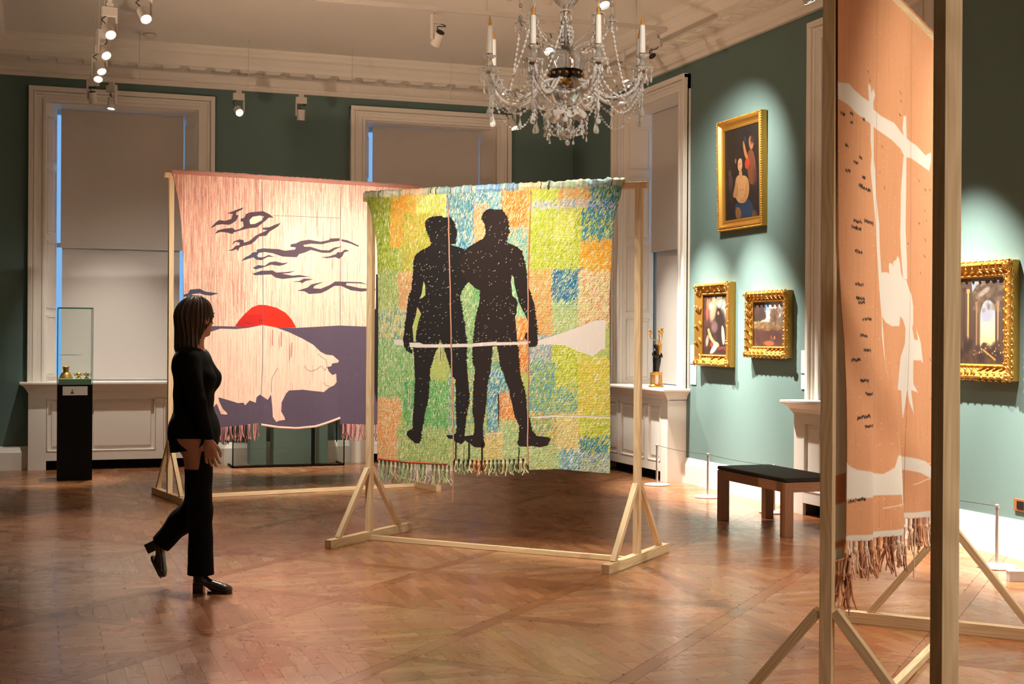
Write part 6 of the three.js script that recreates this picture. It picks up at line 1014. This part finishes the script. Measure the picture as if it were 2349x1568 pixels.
    return (x, y, z) => { let d = 9; for (const [a, b, r0, r1] of seg) d = smin(d, cap(x, y, z, a, b, r0, r1), 0.012); let e2 = 9; for (const [a, b, r0, r1] of th) e2 = Math.min(e2, cap(x, y, z, a, b, r0, r1)); d = smin(d, e2, 0.008); for (const fi of f) { let q = 9; for (const [a, b, r0, r1] of fi) q = smin(q, cap(x, y, z, a, b, r0, r1), 0.003); d = smin(d, q, 0.004); } return d; };
  };
  const pieces = [sdf(body, [-0.48, 0.06, -0.32], [0.16, 1.52, 0.32], 96), sdf((x, y, z) => smin(face(x, y, z), neck(x, y, z), 0.025), [-0.22, 1.47, -0.14], [0.06, 1.75, 0.14], 84)];
  for (const s of ['R', 'L']) { const w = J['wr' + s]; pieces.push(sdf(hand(s), [w[0] - 0.07, w[1] - 0.19, w[2] - 0.09], [w[0] + 0.10, w[1] + 0.05, w[2] + 0.09], 72)); }
  part('body', pieces, skinMat, t);
  for (const k of [-1, 1]) { const f = 0.080, u = 0.010, s = k * 0.031; const g = plain(new THREE.SphereGeometry(0.012, 14, 10)); const m = part('eye', g, std({ color: lin(0.35, 0.3, 0.27), roughness: 0.2 }), t); m.position.set(HC[0] + f * ch + s * sh, HC[1] + u, HC[2] - f * sh + s * ch); const ir = part('iris', plain(new THREE.SphereGeometry(0.006, 10, 8).translate(0.0075 * ch, 0, -0.0075 * sh)), M.leather, m); }
  const cloth = phys({ color: lin(0.0035, 0.0026, 0.003), roughness: 0.9, specularIntensity: 0.3 }), knit = phys({ color: lin(0.004, 0.003, 0.0035), roughness: 0.9, specularIntensity: 0.3 });
  // dress: torso and sleeves a little outside the body, flaring over the hips to a short hem
  const dress = (x, y, z) => {
    let d = torso(x, y, z) - 0.011;
    d = smin(d, cap(x, y, z, [-0.10, 0.93, 0], [-0.105, 0.80, 0], 0.125, 0.135, 0.80) , 0.05);
    for (const s of ['R', 'L']) { const w = J['wr' + s]; let a = armUp(x, y, z, s) - 0.009; d = smin(d, a, 0.03); }
    d += 0.003 * noise.noise(x * 18, y * 14, z * 18);
    const hem = 0.835 + (x + 0.1) * 0.16; if (Math.abs(z) < 0.172) d = Math.max(d, hem - y); else d = Math.max(d, 0.905 - y);
    return Math.max(d, y - 1.435, 0.048 - Math.hypot(x + 0.112, (y - 1.45) * 0.5, z));
  };
  part('dress', sdf(dress, [-0.34, 0.78, -0.30], [0.14, 1.47, 0.30], 108), knit, t);
  // black over-the-knee legs with a straight cut, and ankle boots
  const legging = (s) => (x, y, z) => {
    let d = s === 'R' ? smin(cap(x, y, z, [-0.062, 0.80, 0.085], [-0.05, 0.47, 0.085], 0.086, 0.068), cap(x, y, z, [-0.046, 0.47, 0.083], [-0.044, 0.09, 0.08], 0.066, 0.077), 0.03) : smin(cap(x, y, z, [-0.097, 0.80, -0.088], [-0.105, 0.50, -0.09], 0.086, 0.072), smin(cap(x, y, z, [-0.105, 0.50, -0.09], [-0.205, 0.39, -0.09], 0.070, 0.072), cap(x, y, z, [-0.205, 0.39, -0.09], [-0.31, 0.27, -0.09], 0.072, 0.062), 0.03), 0.03);
    d += 0.004 * noise.noise(x * 14, y * 9, z * 14);
    const front = s === 'R' ? smooth(-0.045, -0.02, x) * 0.12 : 0;
    d = Math.max(d, y - 0.725 - front);
    return s === 'R' ? Math.max(d, 0.108 - y) : Math.max(d, -((x + 0.325) * 0.67 + (y - 0.258) * 0.74));
  };
  part('trouser_leg', sdf(legging('R'), [-0.20, 0.06, -0.05], [0.08, 0.90, 0.22], 84), cloth, t);
  part('trouser_leg', sdf(legging('L'), [-0.46, 0.14, -0.22], [0.04, 0.78, 0.05], 80), cloth, t);
  const shoeMat = phys({ color: lin(0.010, 0.008, 0.008), roughness: 0.28, clearcoat: 0.6, clearcoatRoughness: 0.2 });
  const boot = (x, y, z) => {                                       // in a shoe frame: heel at x = 0, toe at x = 0.215
    let d = smin(cap(x, y, z, [0.03, 0.155, 0], [0.03, 0.065, 0], 0.038, 0.036), cap(x, y, z, [0.04, 0.062, 0], [0.165, 0.026, 0], 0.037, 0.030, 0.95), 0.03);
    d = smin(d, ell(x, y, z, [0.180, 0.022, 0], [0.042, 0.024, 0.038]), 0.02);
    const sole = Math.max(cap(x, 0, z, [0.11, 0, 0], [0.185, 0, 0], 0.036, 0.034), Math.abs(y - 0.006) - 0.007), heel = Math.max(Math.abs(x - 0.025) - 0.030, Math.abs(z) - 0.030, Math.abs(y - 0.03) - 0.031);
    d = Math.max(d, lerp(0.052, 0.006, smooth(0.05, 0.12, x)) - y);
    return Math.max(Math.min(d, sole, heel), -0.001 - y, y - 0.15);
  };
  const bootGeo = sdf(boot, [-0.03, -0.02, -0.065], [0.25, 0.20, 0.065], 84);
  const b1 = part('boot', bootGeo, shoeMat, t); b1.position.set(-0.080, 0.001, 0.078);
  const b2 = part('boot', bootGeo, shoeMat, t); b2.rotation.z = -1.12; b2.position.set(-0.412, 0.252, -0.09);
  // long loose hair
  const hair = (x, y, z) => {
    const [f, u, s] = toHead(x, y, z);
    let d = ell(f, u, s, [-0.022, 0.026, 0], [0.103, 0.102, 0.090]);
    d = smin(d, cap(x, y, z, [-0.130, 1.60, 0.0], [-0.150, 1.435, 0.0], 0.092, 0.070, 0.85), 0.05);
    d = smin(d, cap(x, y, z, [-0.105, 1.58, 0.055], [-0.115, 1.45, 0.055], 0.045, 0.034), 0.04);
    d = Math.max(d, -ell(f, u, s, [0.092, -0.035, 0.0], [0.070, 0.085, 0.060]));
    const q = Math.atan2(s, f); d += 0.0035 * Math.sin(q * 26 + u * 9) + 0.002 * Math.sin(q * 61);
    return d;
  };
  part('hair', sdf(hair, [-0.27, 1.33, -0.16], [0.06, 1.76, 0.16], 100), std({ color: lin(0.050, 0.024, 0.014), roughness: 0.5 }), t);
}
renderer.render(scene, camera);
